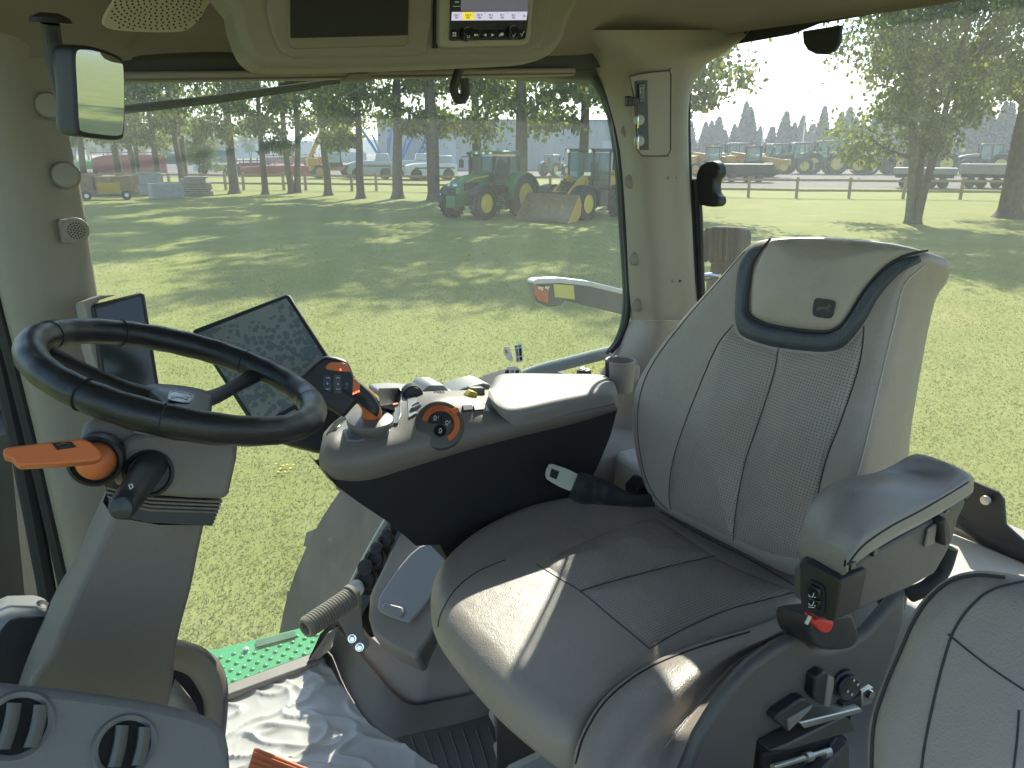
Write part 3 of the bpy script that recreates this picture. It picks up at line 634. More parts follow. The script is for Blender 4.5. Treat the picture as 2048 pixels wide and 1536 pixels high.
def loader(label):
    t = thing('wheel_loader', label, 'wheel loader')
    for x in (-1.45, 1.45):
        for y in (-.95, .95): wheel(None, t, (x, y, .72), .72, .5, YEL)
    b = MB(); b.box((-1.9, 0, 1.45), (1.7, 1.3, .85)); b.box((-2.2, 0, 1.95), (1.2, 1.2, .25)); b.build('engine_cover', YLO, t, bevel=.1)
    c = MB(); c.box((-.9, 0, .95), (3.2, 1.0, .5)); c.box((1.3, 0, .95), (1.5, .8, .6)); c.box((0.1, 1.0, .9), (.7, .3, .7)); c.box((0.1, -1.0, .9), (.7, .3, .7)); c.build('chassis', BLK, t, bevel=.04)
    cf = MB(); cs = [(.35, -.68), (.35, .68), (-1.0, .72), (-1.0, -.72)]
    for x, y in cs: cf.box((x, y, 2.05), (.09, .09, 1.9))
    cf.box((-.32, 0, 3.02), (1.65, 1.62, .14)); cf.box((-.32, 0, 1.25), (1.4, 1.45, .5)); cf.build('cab_frame', BLK, t, bevel=.02)
    gp = MB(); gp.box((.36, 0, 2.2), (.012, 1.26, 1.45)); gp.box((-1.0, 0, 2.3), (.012, 1.3, 1.2)); gp.box((-.32, .72, 2.2), (1.2, .012, 1.4)); gp.box((-.32, -.72, 2.2), (1.2, .012, 1.4)); gp.build('window', CLEARG, t)
    se = MB(); se.box((-.6, 0, 1.7), (.45, .5, .15)); se.box((-.8, 0, 2.1), (.12, .46, .75)); se.build('driver_seat', BLKM, t, bevel=.04)
    sw = MB(); sw.lathe((0, 0, 1.95), (-.4, 0, 1), [(0, .19), (.02, .2), (.04, .19)], 16); sw.cyl((.2, 0, 1.4), (0, 0, 1.95), .04); sw.build('steering_wheel', BLKM, t)
    for y in (-.42, .42):
        a = MB(); pl = [V((.5, y, 1.75)), V((.9, y, 1.95)), V((1.9, y, 1.35)), V((2.55, y, .62)), V((2.4, y, .42)), V((1.75, y, .95)), V((.55, y, 1.45))]; a.prism(pl, (0, .1, 0)); a.build('lift_arm', YLO, t, bevel=.015)
    hy = MB(); hy.cyl((.7, 0, 1.5), (1.9, 0, 1.65), .08); hy.tube([V((1.0, .3, 1.4)), V((1.4, .35, 1.7)), V((1.9, .3, 1.3))], .03); hy.tube([V((1.0, -.3, 1.4)), V((1.4, -.2, 1.8)), V((1.9, -.3, 1.2))], .03); hy.box((1.2, 0, 1.35), (.7, .5, .3)); hy.box((2.25, 0, .9), (.35, .6, .7)); hy.build('hydraulics', BLKM, t)
    bk = MB(); prof = [(2.55, 1.02), (2.48, .8), (2.45, .35), (2.62, .08), (3.3, .02), (3.3, .05), (2.66, .13), (2.52, .38), (2.54, .8), (2.6, 1.02)]
    prof = [(2.62, 1.15), (2.45, .75), (2.5, .3), (2.75, .06), (3.45, .02)]
    W = 1.42
    bk.grid([[V((x, -W, z)) for x, z in prof], [V((x, W, z)) for x, z in prof]]); bk.grid([[V((x+.03, W, z+.03)) for x, z in prof], [V((x+.03, -W, z+.03)) for x, z in prof]])
    bo_ = bk.build('bucket', mat('worn_bucket', (.27, .19, .12), .6, .3, var=.3, vscale=5), t)
    for y in (-W, W):
        sd = MB(); sd.prism([V((x, y, z)) for x, z in prof], (0, .03, 0)); sd.build('bucket_side', YLO if y > 0 else bo_.data.materials[0], bo_)
    for y in (-1, 1):
        f = MB(); pr = [V((1.45+math.cos(R(a))*.84, 0, .72+math.sin(R(a))*.82)) for a in range(30, 171, 20)]; f.grid([[p+V((0, y*.66, 0)) for p in pr], [p+V((0, y*1.2, 0)) for p in pr], [p*.97+V((0, y*1.21, 0)) for p in pr]]); f.build('fender', BLK, t)
        l = MB(); l.tube([V((.9, y*.6, 1.4)), V((1.0, y*.75, 1.9))], .03); l.box((1.03, y*.78, 2.0), (.14, .3, .16)); l.build('headlight', CHR, t, bevel=.02)
    rl = MB()
    for y in (-.6, .6): rl.lathe((.5, y, 2.98), (1, 0, 0), [(0, .08), (.08, .09)], 12)
    rl.build('roof_light', CHR, t)
    sp = MB()
    for k in range(3): sp.box((.15, 1.05, .4+.3*k), (.4, .2, .03))
    sp.build('steps', BLK, t)
    hr = MB(); hr.tube([V((-2.7, .4, 1.9)), V((-2.7, .4, 2.6)), V((-2.4, .4, 2.7))], .05); hr.build('exhaust', BLKM, t)
    return t
ld = loader('black and yellow wheel loader with a worn bucket, parked on the lawn'); place(ld, 1168, 434, 33, s=.98)

def telehandler(label, boom=None, group=None, body=YLO):
    t = thing('telehandler', label, 'telehandler', group=group)
    for x in (-1.4, 1.4):
        for y in (-.95, .95): wheel(None, t, (x, y, .62), .62, .45, YLO, lugs=False)
    b = MB(); b.box((0, -.1, .95), (4.2, 1.2, .55)); b.box((-.4, -.75, 1.45), (2.4, .6, .7)); b.box((-1.9, 0, 1.45), (.9, 1.7, .7)); b.build('chassis', body, t, bevel=.08)
    cf = MB()
    for x, y in ((.75, .2), (.75, .95), (-.6, .2), (-.6, .95)): cf.box((x*(.8 if x > 0 else 1), y, 1.9), (.08, .08, 1.3))
    cf.box((0, .57, 2.55), (1.5, .9, .12)); cf.box((0, .57, 1.2), (1.5, .85, .4)); cf.build('cab_frame', BLK, t, bevel=.02)
    gp = MB(); gp.box((.62, .57, 1.95), (.012, .7, 1.1)); gp.box((-.6, .57, 1.95), (.012, .7, 1.1)); gp.box((0, .97, 1.95), (1.2, .012, 1.1)); gp.box((0, .18, 1.95), (1.2, .012, 1.1)); gp.build('window', CLEARG, t)
    bm_ = MB()
    if boom: a, c = V((-2.0, -.15, 1.9)), V((-2.0, -.15, 1.9))+V((math.cos(R(boom[0])), 0, math.sin(R(boom[0]))))*boom[1]
    else: a, c = V((-2.1, -.15, 1.95)), V((2.7, -.15, 1.25))
    d = (c-a); bm_.box((a+c)/2, (d.length, .32, .38), (0, -math.atan2(d.z, d.x), 0)); bm_.box(a.lerp(c, .75), (d.length*.5, .24, .28), (0, -math.atan2(d.z, d.x), 0)); bm_.box(c, (.5, .9, .5)); bm_.build('boom', body, t, bevel=.03)
    be = MB(); be.cyl((-.2, .5, 2.61), (-.2, .5, 2.8), .09, .07, 10); be.build('beacon', mat('orange_reflector', (.95, .12, .03), .4), t)
    return t
tl = telehandler('yellow telehandler with its boom raised high behind the fence', boom=(62, 5.4)); place(tl, 668, 356, -98, s=1.2); tl.scale.y *= -1
# yellow telehandlers by the rear window
a1 = telehandler('black and yellow telehandler beside the water tank, nearer the corner pillar'); place(a1, 1428, 353, -75, s=1.3); a1.scale.y *= -1
a2 = telehandler('black and yellow telehandler with a pale bonnet, right of its twin'); place(a2, 1506, 354, -80, s=1.32); a2.scale.y *= -1

def hulk(name, label, cat, px, py, L, W, Hh, m, head=90, wheels=True, group=None, style=0):
    """yard machine made of body, cab, boom, wheels"""
    t = thing(name, label, cat, group=group)
    z0 = .5 if wheels else 0
    b = MB()
    secs = []
    for k, (x, f) in enumerate(((-.5, .93), (-.35, 1), (.1, 1), (.35, .95), (.5, .78))):
        hw = W/2*(.92 if k in (0, 4) else 1); z1 = z0+(Hh-z0)*f
        secs.append([V((x*L, -hw, z0)), V((x*L, -hw, z1*.8+z0*.2)), V((x*L, -hw*.8, z1)), V((x*L, hw*.8, z1)), V((x*L, hw, z1*.8+z0*.2)), V((x*L, hw, z0))])
    b.loft(secs, 1, 2, closed=True, caps=True); b.build('body', m, t, smooth=30)
    if wheels:
        for x in (-.32, .32):
            for y in (-.5, .5): wheel(None, t, (x*L, y*W*.9, .6), .6, .4, BLK, lugs=False)
    if name == 'sprayer':
        gq = MB(); gq.box((L*.47, 0, z0+(Hh-z0)*.45), (.12, W*.7, (Hh-z0)*.5)); gq.build('grille', BLKM, t, bevel=.03)
        gq = MB(); gq.box((-L*.28, 0, Hh+.35), (L*.35, W*.6, .8), taper=.8); gq.build('tank', LGREY, t, bevel=.12)
        for s_ in (-1, 1): gq = MB(); gq.box((-L*.05, s_*W*.5, Hh*.72), (L*.8, .05, .12)); gq.build('side_rail', BLKM, t)
    if style in (1, 3):
        c = MB(); c.box((.15*L, 0, Hh+.45), (L*.28, W*.7, .9), taper=.85); c.build('cab', CABG, t, bevel=.05)
        r_ = MB(); r_.box((.15*L, 0, Hh+.95), (L*.3, W*.72, .1)); r_.build('cab_roof', m, t, bevel=.02)
    if style == 2:
        for k in range(7):
            f = MB(); f.tube([V((-L*.5+L*k/6, -W*.45, z0)), V((-L*.5+L*k/6, -W*.45, Hh+.5)), V((-L*.5+L*k/6, W*.45, Hh+.6))], .06, 5); f.build('frame_arm', m, t)
        for zz in (.3, .65, 1.0):
            f = MB(); f.tube([V((-L*.5, -W*.45, z0+(Hh-z0)*zz+.3)), V((L*.5, -W*.45, z0+(Hh-z0)*zz+.3))], .07, 5); f.build('frame_bar', m, t)
    place(t, px, py, head); return t
LGREY = mat('pale_grey_paint', (.42, .45, .45), .4, coat=.3, var=.08, vscale=3); REDP = mat('implement_red', (.30, .035, .025), .45, var=.15, vscale=3); BLUEP = mat('lift_blue', (.03, .17, .55), .4)
DKGR = mat('dark_green_machine', (.03, .10, .07), .5, var=.2, vscale=3); WHP = mat('machine_white', (.7, .7, .68), .4, var=.06, vscale=3); RUST = mat('rusty_salvage', (.27, .17, .08), .85, var=.35, vscale=4); STEEL = mat('dull_steel', (.26, .27, .29), .55, .4, var=.2, vscale=4); PLANK = mat('old_planks', (.34, .28, .2), .85, var=.3, vscale=6)
G = 'machines parked in the yard'
hulk('sprayer', 'grey machine hood left of the stout ridged-bark maple', 'farm machine', 742, 358, 4.6, 2.2, 1.9, LGREY, 85, group=G)
hulk('sprayer', 'grey green machine hood seen right of the stout ridged-bark maple', 'farm machine', 822, 358, 4.4, 2.2, 1.9, LGREY, 85, group=G)
hulk('sprayer', 'white machine with a black grille nearest the nose of the green tractor', 'farm machine', 862, 360, 5.2, 2.3, 1.7, WHP, 80, group=G)
hulk('red_implement', 'red folded tillage implement with dark gear in front', 'farm implement', 552, 352, 8, 2.6, 1.2, REDP, 88, wheels=False, group=G, style=2)
hulk('black_implement', 'black folded implement left of the red one', 'farm implement', 490, 350, 5, 2.4, 1.4, BLK, 88, wheels=False, group=G, style=2)
hulk('red_implement', 'red machine behind the two maples near the mirror', 'farm implement', 262, 346, 9, 2.6, 2.4, REDP, 88, wheels=False, group=G, style=2)
hulk('white_trailer', 'white flat trailer behind the little young tree', 'trailer', 440, 350, 6, 2.3, 1.4, WHP, 90, group=G)
hulk('green_machine', 'green machine far behind the white trailer', 'farm machine', 428, 330, 6, 3, 3.0, DKGR, 90, group=G, style=1)
hulk('red_machine', 'small red machine left of the far green one', 'farm machine', 393, 330, 4, 2.5, 2.4, REDP, 90, group=G, style=1)
hulk('green_machine', 'low green machine at the far left by the corner post', 'farm machine', 180, 345, 7, 3, 1.6, mat('bright_green', (.05, .35, .05), .5), 90, group=G)
for i, (px, py, m, L, Hh, st) in enumerate([(640, 332, REDP, 8, 1.8, 2), (700, 330, LGREY, 7, 2.6, 1), (560, 330, REDP, 7, 1.6, 2), (340, 334, DKGR, 5, 2.4, 1), (1200, 335, YLO, 4, 2.2, 1), (1020, 345, YLO, 4, 2.0, 2)]):
    hulk('yard_machine', ['red toolbar frame far behind the telehandler cab', 'grey machine with a cab far behind the sprayers', 'red toolbar frame right of the black implement, further back', 'dark green machine behind the dark-leaved maple', 'yellow machine behind the wheel loader cab', 'yellow loader frame between the green tractor and the twin-trunked maple'][i], 'farm machine', px, py, L, 2.4, Hh, m, 90, group=G, style=st)
# blue lift booms
for i, (px, a, L) in enumerate(((770, 58, 5.5), (800, 118, 5), (830, 128, 6.5), (775, 100, 5))):
    t = thing('blue_lift', ['blue lift boom leaning right, left of the stout maple', 'blue lift boom leaning left behind the grey hoods', 'long blue boom rising right of the stout maple', 'upright blue lift mast left of the stout maple'][i], 'boom lift', group='blue lifts in the yard')
    b = MB(); b.box((0, 0, .8), (2.4, 1.8, .9)); b.build('base', BLUEP, t, bevel=.05)
    d = V((0, -math.cos(R(a)), math.sin(R(a)))); m_ = MB(); m_.box(V((0, 0, 1.2))+d*L/2, (.3, .35, L), (math.atan2(d.y*-1, d.z), 0, 0)); m_.build('boom', BLUEP, t)
    m_ = MB(); m_.box(V((.4, 0, 1.2))+V((0, d.y*.6, d.z*1))*L*.35, (.2, .25, L*.7), (math.atan2(-d.y*.6, d.z), 0, 0)); m_.build('lower_boom', BLUEP, t)
    place(t, px, 347, 0)
# row of dark tractors far right
DARK = mat('shaded_machine', (.05, .07, .07), .5, var=.3, vscale=3)
tm = tractor('tractor with a light roof in the far row behind the telehandlers, leftmost', DKGR, YEL, group='row of tractors at the back of the yard'); place(tm, 1462, 348, 80, s=1.35)
labs = ['tractor in the far row just right of the second telehandler cab', 'tractor in the far row left of the dirt-streaked patch of glass', 'tractor in the far row behind the speckled dirt on the glass', 'tractor in the far row partly behind the leaves of the small maple', 'tractor in the far row behind the stems of the small maple', 'tractor in the far row between the small maple and the broad one', 'tractor furthest right in the far row, behind the broad maple']
for i, px in enumerate((1542, 1590, 1640, 1692, 1760, 1850, 1965)):
    c = copytree(tm); c['label'] = labs[i]; place(c, px, 347+i*.4, 60+13*(i % 4), s=1.32+.06*(i % 3))
# water tank
t = thing('water_tank', 'pale round water tank between the two telehandlers', 'tank'); mb = MB(); mb.lathe((-1.4, 0, 1.5), (1, 0, 0), [(0, .3), (.15, .85), (.4, 1.05), (2.4, 1.05), (2.65, .85), (2.8, .3)], 24); mb.build('tank', LGREY, t); mb = MB(); mb.box((0, 0, .4), (2.6, 1.4, .3)); mb.build('skid', BLK, t); place(t, 1466, 345, 90)
# low black trailer, flatbeds
def flatbed(label, px, py, L, z, m, deckm, head=90, hh=.35):
    t = thing('flatbed_trailer', label, 'trailer', group='low trailers by the fence'); b = MB(); b.box((0, 0, z), (L, 2.3, hh)); b.build('deck', deckm, t, bevel=.03)
    b = MB(); b.box((0, 0, z-hh/2-.15), (L*.92, 1.2, .28)); b.build('frame', m, t)
    for x in (-.3, -.12, .12, .3):
        for y in (-.85, .85): wheel(None, t, (x*L, y, .42), .42, .3, BLK, lugs=False)
    place(t, px, py, head); return t
flatbed('long black low trailer in front of the two telehandlers', 1478, 364, 6.0, 1.25, BLK, BLK, hh=.9)
flatbed('pale box-topped trailer left of the broad maple trunk', 1975, 376, 4.4, 1.5, BLK, mat('pale_tan_panel', (.36, .31, .27), .6, var=.12), hh=.8)
flatbed('low trailer showing behind the stems of the small maple', 1845, 376, 4.6, 1.35, BLK, STEEL, hh=.5)
# salvage pile left on the lawn
def boxpile(name, label, cat, px, py, parts, head=0):
    t = thing(name, label, cat); 
    for (nm, c, s, r_, m) in parts: b = MB(); b.box(c, s, r_); b.build(nm, m, t, bevel=.03)
    place(t, px, py, head); return t
boxpile('salvage_crate', 'brown rusty crate with a dark end at the left of the salvage row', 'crate', 181, 388, [('shell', (0, 0, .7), (1.2, 1.4, 1.3), (0, .1, 0), RUST), ('opening', (.3, .5, .75), (.8, .5, .9), None, BLKM)])
boxpile('salvage_box', 'long rusty yellow box standing in the salvage row', 'scrap', 248, 388, [('shell', (0, 0, .6), (1.3, 3.3, 1.25), (0, 0, .1), RUST), ('panel', (.3, -.9, .45), (1.0, 1.4, .9), (0, .2, .1), YLO)])
boxpile('steel_tank', 'stacked grey steel tanks in the salvage row', 'scrap', 303, 390, [('tank', (0, 0, .35), (1.2, 1.5, .65), None, STEEL), ('upper_tank', (0, .1, 1.05), (1.1, 1.4, .7), (0, 0, .15), STEEL), ('lid', (0, 0, 1.45), (1.2, 1.5, .08), (0, .05, .1), STEEL)])
boxpile('steel_box', 'low pale grey steel box in front of the stacked tanks', 'scrap', 334, 398, [('shell', (0, 0, .5), (1.1, 1.9, .95), (0, 0, .2), mat('box_grey', (.27, .27, .26), .6, var=.15)), ('frame', (.56, .2, .5), (.05, 1.3, .7), (0, 0, .2), STEEL)])
pk = thing('plank_stack', 'stack of old planks at the right end of the salvage row', 'planks')
for k in range(9): b = MB(); b.box((rng.uniform(-.1, .1), rng.uniform(-.15, .15), .08+.14*k), (1.2, 2.4-.12*k, .1), (0, 0, rng.uniform(-.08, .08))); b.build('plank', PLANK, pk)
place(pk, 393, 391, 0)
tc_ = thing('tow_dolly', 'small two-wheeled tow dolly lying in front of the rusty box', 'dolly'); b = MB(); b.box((0, 0, .3), (.9, 2.6, .14)); b.box((0, -1.9, .32), (.12, 1.6, .1)); b.build('frame', BLK, tc_, bevel=.02)
for y in (-1.1, 1.1):
    wm = MB(); wm.lathe((.35, y, .3), (1, 0, 0), [(0, .1), (0, .3), (.18, .3), (.18, .1)], 16); wm.build('wheel', TYR, tc_); wm = MB(); wm.lathe((.3, y, .3), (1, 0, 0), [(0, .14), (.26, .12)], 12); wm.build('rim', WHP, tc_)
place(tc_, 215, 400, 0)
#@@INT
# ================================================================== CAB SHELL
cab = thing('tractor_cab', 'beige trimmed tractor cab interior with pillars, headliner, floor and large side glass', 'tractor cab', (0.7, .9, 1.62))
WPN = V((0, -1, 0.115)).normalized()      # side glass leans outwards at the bottom
WPL = Pl((0, 1.60, 3.10), (0, -1, -.115))
DG = glassmat('side_glass', dirt=.028, streak=.014, tint=(.93, .97, .94), refl=.8)
DGR = glassmat('rear_glass', dirt=.034, streak=.016, tint=(.94, .97, .95), refl=.6, stretch=(9, 9, .45), col=(.92, .9, .75))
m = MB(); m.slab([(-60, 60), (300, 60), (1160, 60), (1215, 190), (1242, 300), (1252, 450), (1262, 600), (1244, 690), (1150, 728), (1000, 772), (880, 850), (790, 1035), (655, 1292), (450, 1384), (200, 1420), (60, 1300)], WPL, .005)
m.build('side_window', DG, cab, smooth=0)
m = MB(); m.prism([V((1.50, 1.62, 2.2)), V((1.50, -.4, 2.2)), V((1.50, -.4, 3.30)), V((1.50, 1.62, 3.30))], (.005, 0, 0)); m.build('rear_window', DGR, cab, smooth=0)
m = MB(); m.prism([V((-.14, 1.60, 3.25)), V((-.30, -.1, 3.25)), V((-.62, -.1, 1.9)), V((-.24, 1.62, 1.9))], (-.005, 0, 0)); m.build('windscreen', DG, cab, smooth=0)
# floor, roof
m = MB(); m.box((.75, .87, 1.60), (2.0, 1.82, .04)); m.build('floor', TRIMD, cab, bevel=.004)
m = MB(); m.box((.54, .78, 3.37), (2.02, 1.95, .10)); m.box((.54, 1.66, 3.23), (2.0, .12, .23)); m.box((1.52, .78, 3.28), (.05, 1.9, .12)); m.build('roof', mat('roof_shell', (.09, .085, .07), .6), cab, bevel=.02)
# headliner sheet: from the side header up and over
m = MB()
rows = [[P(-300, 130, y=1.50), P(-30, 118, y=1.50), P(120, 112, y=1.50), P(250, 122, y=1.52), P(285, 110, y=1.52), P(460, 104, y=1.52), P(520, 128, y=1.52), P(800, 120, y=1.52), P(1100, 112, y=1.52), P(1190, 106, y=1.54), P(1300, 86, y=1.52), P(1480, 64, x=1.47), P(1700, 34, x=1.47), P(1922, 2, x=1.47), V((1.47, .4, 3.22)), V((1.47, -.2, 3.22))]]
def lift(rw, dz, k): return [p.lerp(V((.6, .7, p.z)), k)+V((0, 0, dz)) for p in rw]
rows.append(lift(rows[0], .028, .012)); rows.append(lift(rows[0], .10, .16)); rows.append(lift(rows[0], .17, .36)); rows.append(lift(rows[0], .19, .9))
m.loft(rows, 3, 3); m.build('headliner', HEADL, cab, smooth=60)
m = MB(); m.prism([V((-.35, -.1, 3.315)), V((1.6, -.1, 3.315)), V((1.6, 1.6, 3.315)), V((-.35, 1.6, 3.315))], (0, 0, .006)); m.build('ceiling_panel', HEADL, cab)
# speaker grille in the headliner
spk = Pl(P(330, 30, y=1.36), (.05, -.75, -.66))
m = MB(); m.slab([(205, 40), (225, 5), (260, -40), (430, -40), (412, 20), (385, 55), (350, 66), (250, 64), (212, 56)], spk, .006, sm=3); m.build('speaker_grille', mat('grille_beige', (.42, .37, .27), .7), cab, smooth=30, bevel=.003)
hol = MB(); sc = spk.off(.0006)
for rr in range(1, 13):
    n = rr*6
    for k in range(n):
        a = 2*math.pi*k/n+rr*.26; px = 322+rr*11.5*math.cos(a); py = 2+rr*6.2*math.sin(a)+ (px-322)*-.02
        if 222 < px < 405 and -30 < py < 58 and not (px < 235 and py > 45) and not (px > 375 and py > 45): hol.lathe(sc.on(px, py), sc.n, [(0, .0016), (.0003, .0016)], 6)
o_ = hol.build('grille_holes', BLKM, cab, smooth=0); o_['kind'] = 'stuff'
# A pillar (front right)
m = MB()
rows = []
for py, a, b, c, d in ((60, -110, 10, 55, 118), (112, -95, 22, 62, 122), (250, -60, 50, 84, 130), (350, -40, 70, 104, 152), (440, -22, 88, 122, 168), (590, 8, 118, 156, 192), (700, 36, 140, 178, 214), (860, 76, 168, 208, 236), (1000, 108, 196, 240, 258), (1150, 142, 230, 270, 290), (1330, 180, 270, 300, 330)):
    rows.append([P(a-14, py, y=1.60), P(a, py, y=1.50), P((a+b)/2, py, y=1.475), P(b, py, y=1.482), P(c, py, y=1.50), P(d, py, y=1.53), P(d+1, py, y=1.545), P(d-6, py, y=1.62)])
m.loft(rows, 3, 3); m.build('front_pillar', TRIM, cab, smooth=70)
m = MB(); rr = [P(a-15, b, y=1.545) for a, b in ((-22, 440), (8, 590), (36, 700), (76, 860), (108, 1000), (142, 1150), (180, 1330))]
m.tube(cr(rr, 4), .013, 8); 
rr = [P(a-40, b, y=1.57) for a, b in ((-22, 440), (8, 590), (36, 700), (72, 860), (100, 1000), (128, 1150), (160, 1330))]; m.tube(cr(rr, 4), .016, 8); m.build('pillar_seal', RUB, cab)
for (px, py, r) in ((99, 212, .021), (132, 351, .022)):
    m = MB(); c = P(px, py, y=1.50); m.lathe(c, (-.1, -1, .1), [(-.01, r), (.006, r), (.010, r*.86), (.011, r*.4), (.011, 0.001)], 28); m.build('trim_button', TRIM, cab)
sp2 = Pl(P(150, 461, y=1.485), (.25, -1, 0))
m = MB(); m.slab([(118, 440), (166, 436), (174, 484), (126, 488)], sp2, .02); m.build('pillar_speaker', TRIM, cab, bevel=.004)
m = MB(); c = sp2.on(151, 461); m.lathe(c, sp2.n, [(0, .022), (.003, .021), (.004, .015), (.004, .001)], 24); gk = m.build('speaker_cap', TRIM, cab)
m = MB()
for rr in range(0, 4):
    for k in range(max(1, rr*6)):
        a = 2*math.pi*k/max(1, rr*6); u = sp2.n.orthogonal().normalized(); w_ = sp2.n.cross(u); m.lathe(c+sp2.n*.0042+(u*math.cos(a)+w_*math.sin(a))*rr*.0042, sp2.n, [(0, .0013), (.0004, .0013)], 6)
m.build('speaker_holes', BLKM, gk, smooth=0)
# header + roller blind over the side window
def bar(name, a, b, y, h, th, mt, par=cab, bev=.003):
    p, q = P(*a, y=y), P(*b, y=y); d = q-p; mm = MB(); mm.box((p+q)/2, (d.length, th, h), (0, -math.atan2(d.z, d.x), math.atan2(d.y, d.x))); return mm.build(name, mt, par, bevel=bev)
bar('window_header', (200, 128), (1200, 118), 1.585, .040, .03, mat('dark_header', (.055, .06, .055), .5))
bl = bar('roller_blind', (235, 154), (1146, 143), 1.56, .016, .03, TRIMM, bev=.006)
bar('blind_rail', (235, 163), (1146, 149), 1.555, .006, .024, TRIM, bl); 
m = MB(); m.slab([(683, 162), (696, 146), (738, 143), (748, 158), (742, 164), (690, 166)], PY(1.54), .02); m.build('blind_handle', TRIM, cab, bevel=.004)
m = MB(); m.tube(cr([P(920, 136, y=1.45), P(912, 158, y=1.45), P(908, 180, y=1.45), P(916, 198, y=1.45), P(930, 192, y=1.45), P(930, 172, y=1.45), P(928, 156, y=1.45)], 5), .010, 8, flat=.35, upv=(0, 1, 0)); m.build('coat_hook', BLK, cab)
# B pillar
m = MB(); rows = []
for py, a, r1, r2, e in ((60, 1120, 1190, 1270, 1500), (100, 1166, 1230, 1285, 1455), (130, 1188, 1246, 1292, 1410), (190, 1214, 1258, 1298, 1380), (300, 1240, 1270, 1302, 1377), (450, 1252, 1282, 1308, 1384), (560, 1258, 1290, 1314, 1390), (640, 1264, 1296, 1318, 1398)):
    rows.append([P(a-2, py, y=1.62), P(a+3, py, y=1.585), P(r1, py, y=1.50), P(r2, py, y=1.46), P((r2+e)/2, py, y=1.455), P(e-3, py, y=1.455 if e < 1420 else 1.40), P(e, py, x=1.49)])
m.loft(rows, 3, 3); m.build('rear_pillar', TRIM, cab, smooth=70)
m = MB(); rows = []
for py, a, r1, r2, e in ((641, 1262, 1300, 1322, 1400), (655, 1255, 1300, 1330, 1420), (700, 1236, 1290, 1340, 1440), (760, 1200, 1280, 1345, 1460), (830, 1190, 1262, 1345, 1470), (900, 1180, 1250, 1345, 1480), (1000, 1180, 1240, 1345, 1490)):
    rows.append([P(a-4, py, y=1.66), P(a, py, y=1.60), P(r1, py, y=1.485), P(r2, py, y=1.445), P((r2+e)/2, py, y=1.44), P(e, py, y=1.44)])
m.loft(rows, 3, 3); m.build('pillar_foot', TRIMM, cab, smooth=70)
for (px, py) in ((1252, 260), (1258, 363), (1267, 518), (1272, 610)):
    m = MB(); m.lathe(P(px+3, py, y=1.545), (-.75, -.66, 0), [(-.012, .0175), (.004, .0175), (.010, .0150), (.012, .010), (.012, .001)], 24); m.build('trim_button', TRIM, cab)
for (px, py) in ((1332, 221), (1354, 220), (1338, 356), (1353, 355), (1346, 563), (1360, 562)):
    m = MB(); m.lathe(P(px, py, y=1.453), (0, -1, 0), [(0, .0036), (.0015, .0034)], 10); m.build('trim_plug', BLKM if px % 4 != 2 else TRIM, cab)
# switch panel on B pillar
bp = PY(1.449)
m = MB(); m.slab([(1259, 152), (1338, 141), (1342, 150), (1341, 300), (1335, 312), (1284, 312), (1275, 300), (1269, 200)], bp, .012, sm=2); pp = m.build('socket_panel', TRIM, cab, bevel=.003, smooth=30)
m = MB(); m.tube([bp.off(.0004).on(*q) for q in ((1259, 152), (1300, 145), (1338, 141), (1342, 150), (1341, 300), (1335, 312), (1284, 312), (1275, 300), (1269, 200))], .0012, 5, closed=True); m.build('panel_gap', SEAM, pp)
b2 = bp.off(.002)
m = MB(); m.slab([(1270, 162), (1295, 160), (1298, 300), (1281, 300)], b2, .01); m.build('socket_plate', mat('socket_dark', (.05, .05, .05), .5), pp, bevel=.001)
m = MB(); m.slab([(1277, 168), (1290, 167), (1291, 205), (1279, 205)], bp.off(.006), .006); m.build('socket_port', BLKG, pp, bevel=.001)
m = MB(); m.tube([bp.off(.0072).on(1281, 176), bp.off(.0072).on(1286, 176), bp.off(.0072).on(1286, 186), bp.off(.0072).on(1281, 186)], .0007, 5, closed=True); m.build('port_symbol', WHT, pp)
for py in (240, 282):
    m = MB(); c = bp.off(.004).on(1277, py); m.lathe(c, (-.35, -.94, 0), [(0, .012), (.008, .012), (.009, .009), (.009, .001)], 20); k = m.build('power_socket', mat('socket_metal', (.35, .35, .34), .45, .6), pp)
    m = MB(); m.tube([c+V((-.012, -.014, .016)), c+V((-.016, -.018, 0)), c+V((-.012, -.014, -.018))], .0015, 5); m.build('socket_flap', CHR, k)
m = MB(); c = bp.off(.01).on(1266, 203); m.box(c, (.022, .02, .018)); m.box(c+V((-.014, 0, 0)), (.012, .016, .022)); m.build('latch_knob', BLK, cab, bevel=.003)
# seal round the side window, right edge and bottom rail
edge = [(1120, 128), (1166, 134), (1192, 158), (1214, 196), (1230, 245), (1242, 330), (1250, 450), (1258, 580), (1254, 640), (1240, 680), (1222, 704)]
m = MB(); m.tube(cr([P(a, b, y=1.61) for a, b in edge], 5), .007, 8); m.build('window_seal', RUB, cab)
m = MB(); m.tube(cr([P(a-9, b+3, y=1.635) for a, b in edge[1:]], 5), .006, 8); m.build('window_gasket', mat('seal_grey', (.10, .13, .12), .5), cab)
m = MB(); m.tube(cr([WPL.on(a, b) for a, b in ((1238, 700), (1150, 722), (1060, 748), (960, 800), (870, 900), (800, 1010), (742, 1110), (690, 1210), (640, 1300))], 5), .012, 8, flat=1.6); m.build('lower_window_rail', mat('rail_grey', (.30, .34, .33), .4), cab)
m = MB(); m.tube(cr([WPL.off(.012).on(a, b) for a, b in ((830, 1000), (775, 1060), (722, 1165), (672, 1262))], 5), .010, 8); m.build('rail_seal', RUB, cab)
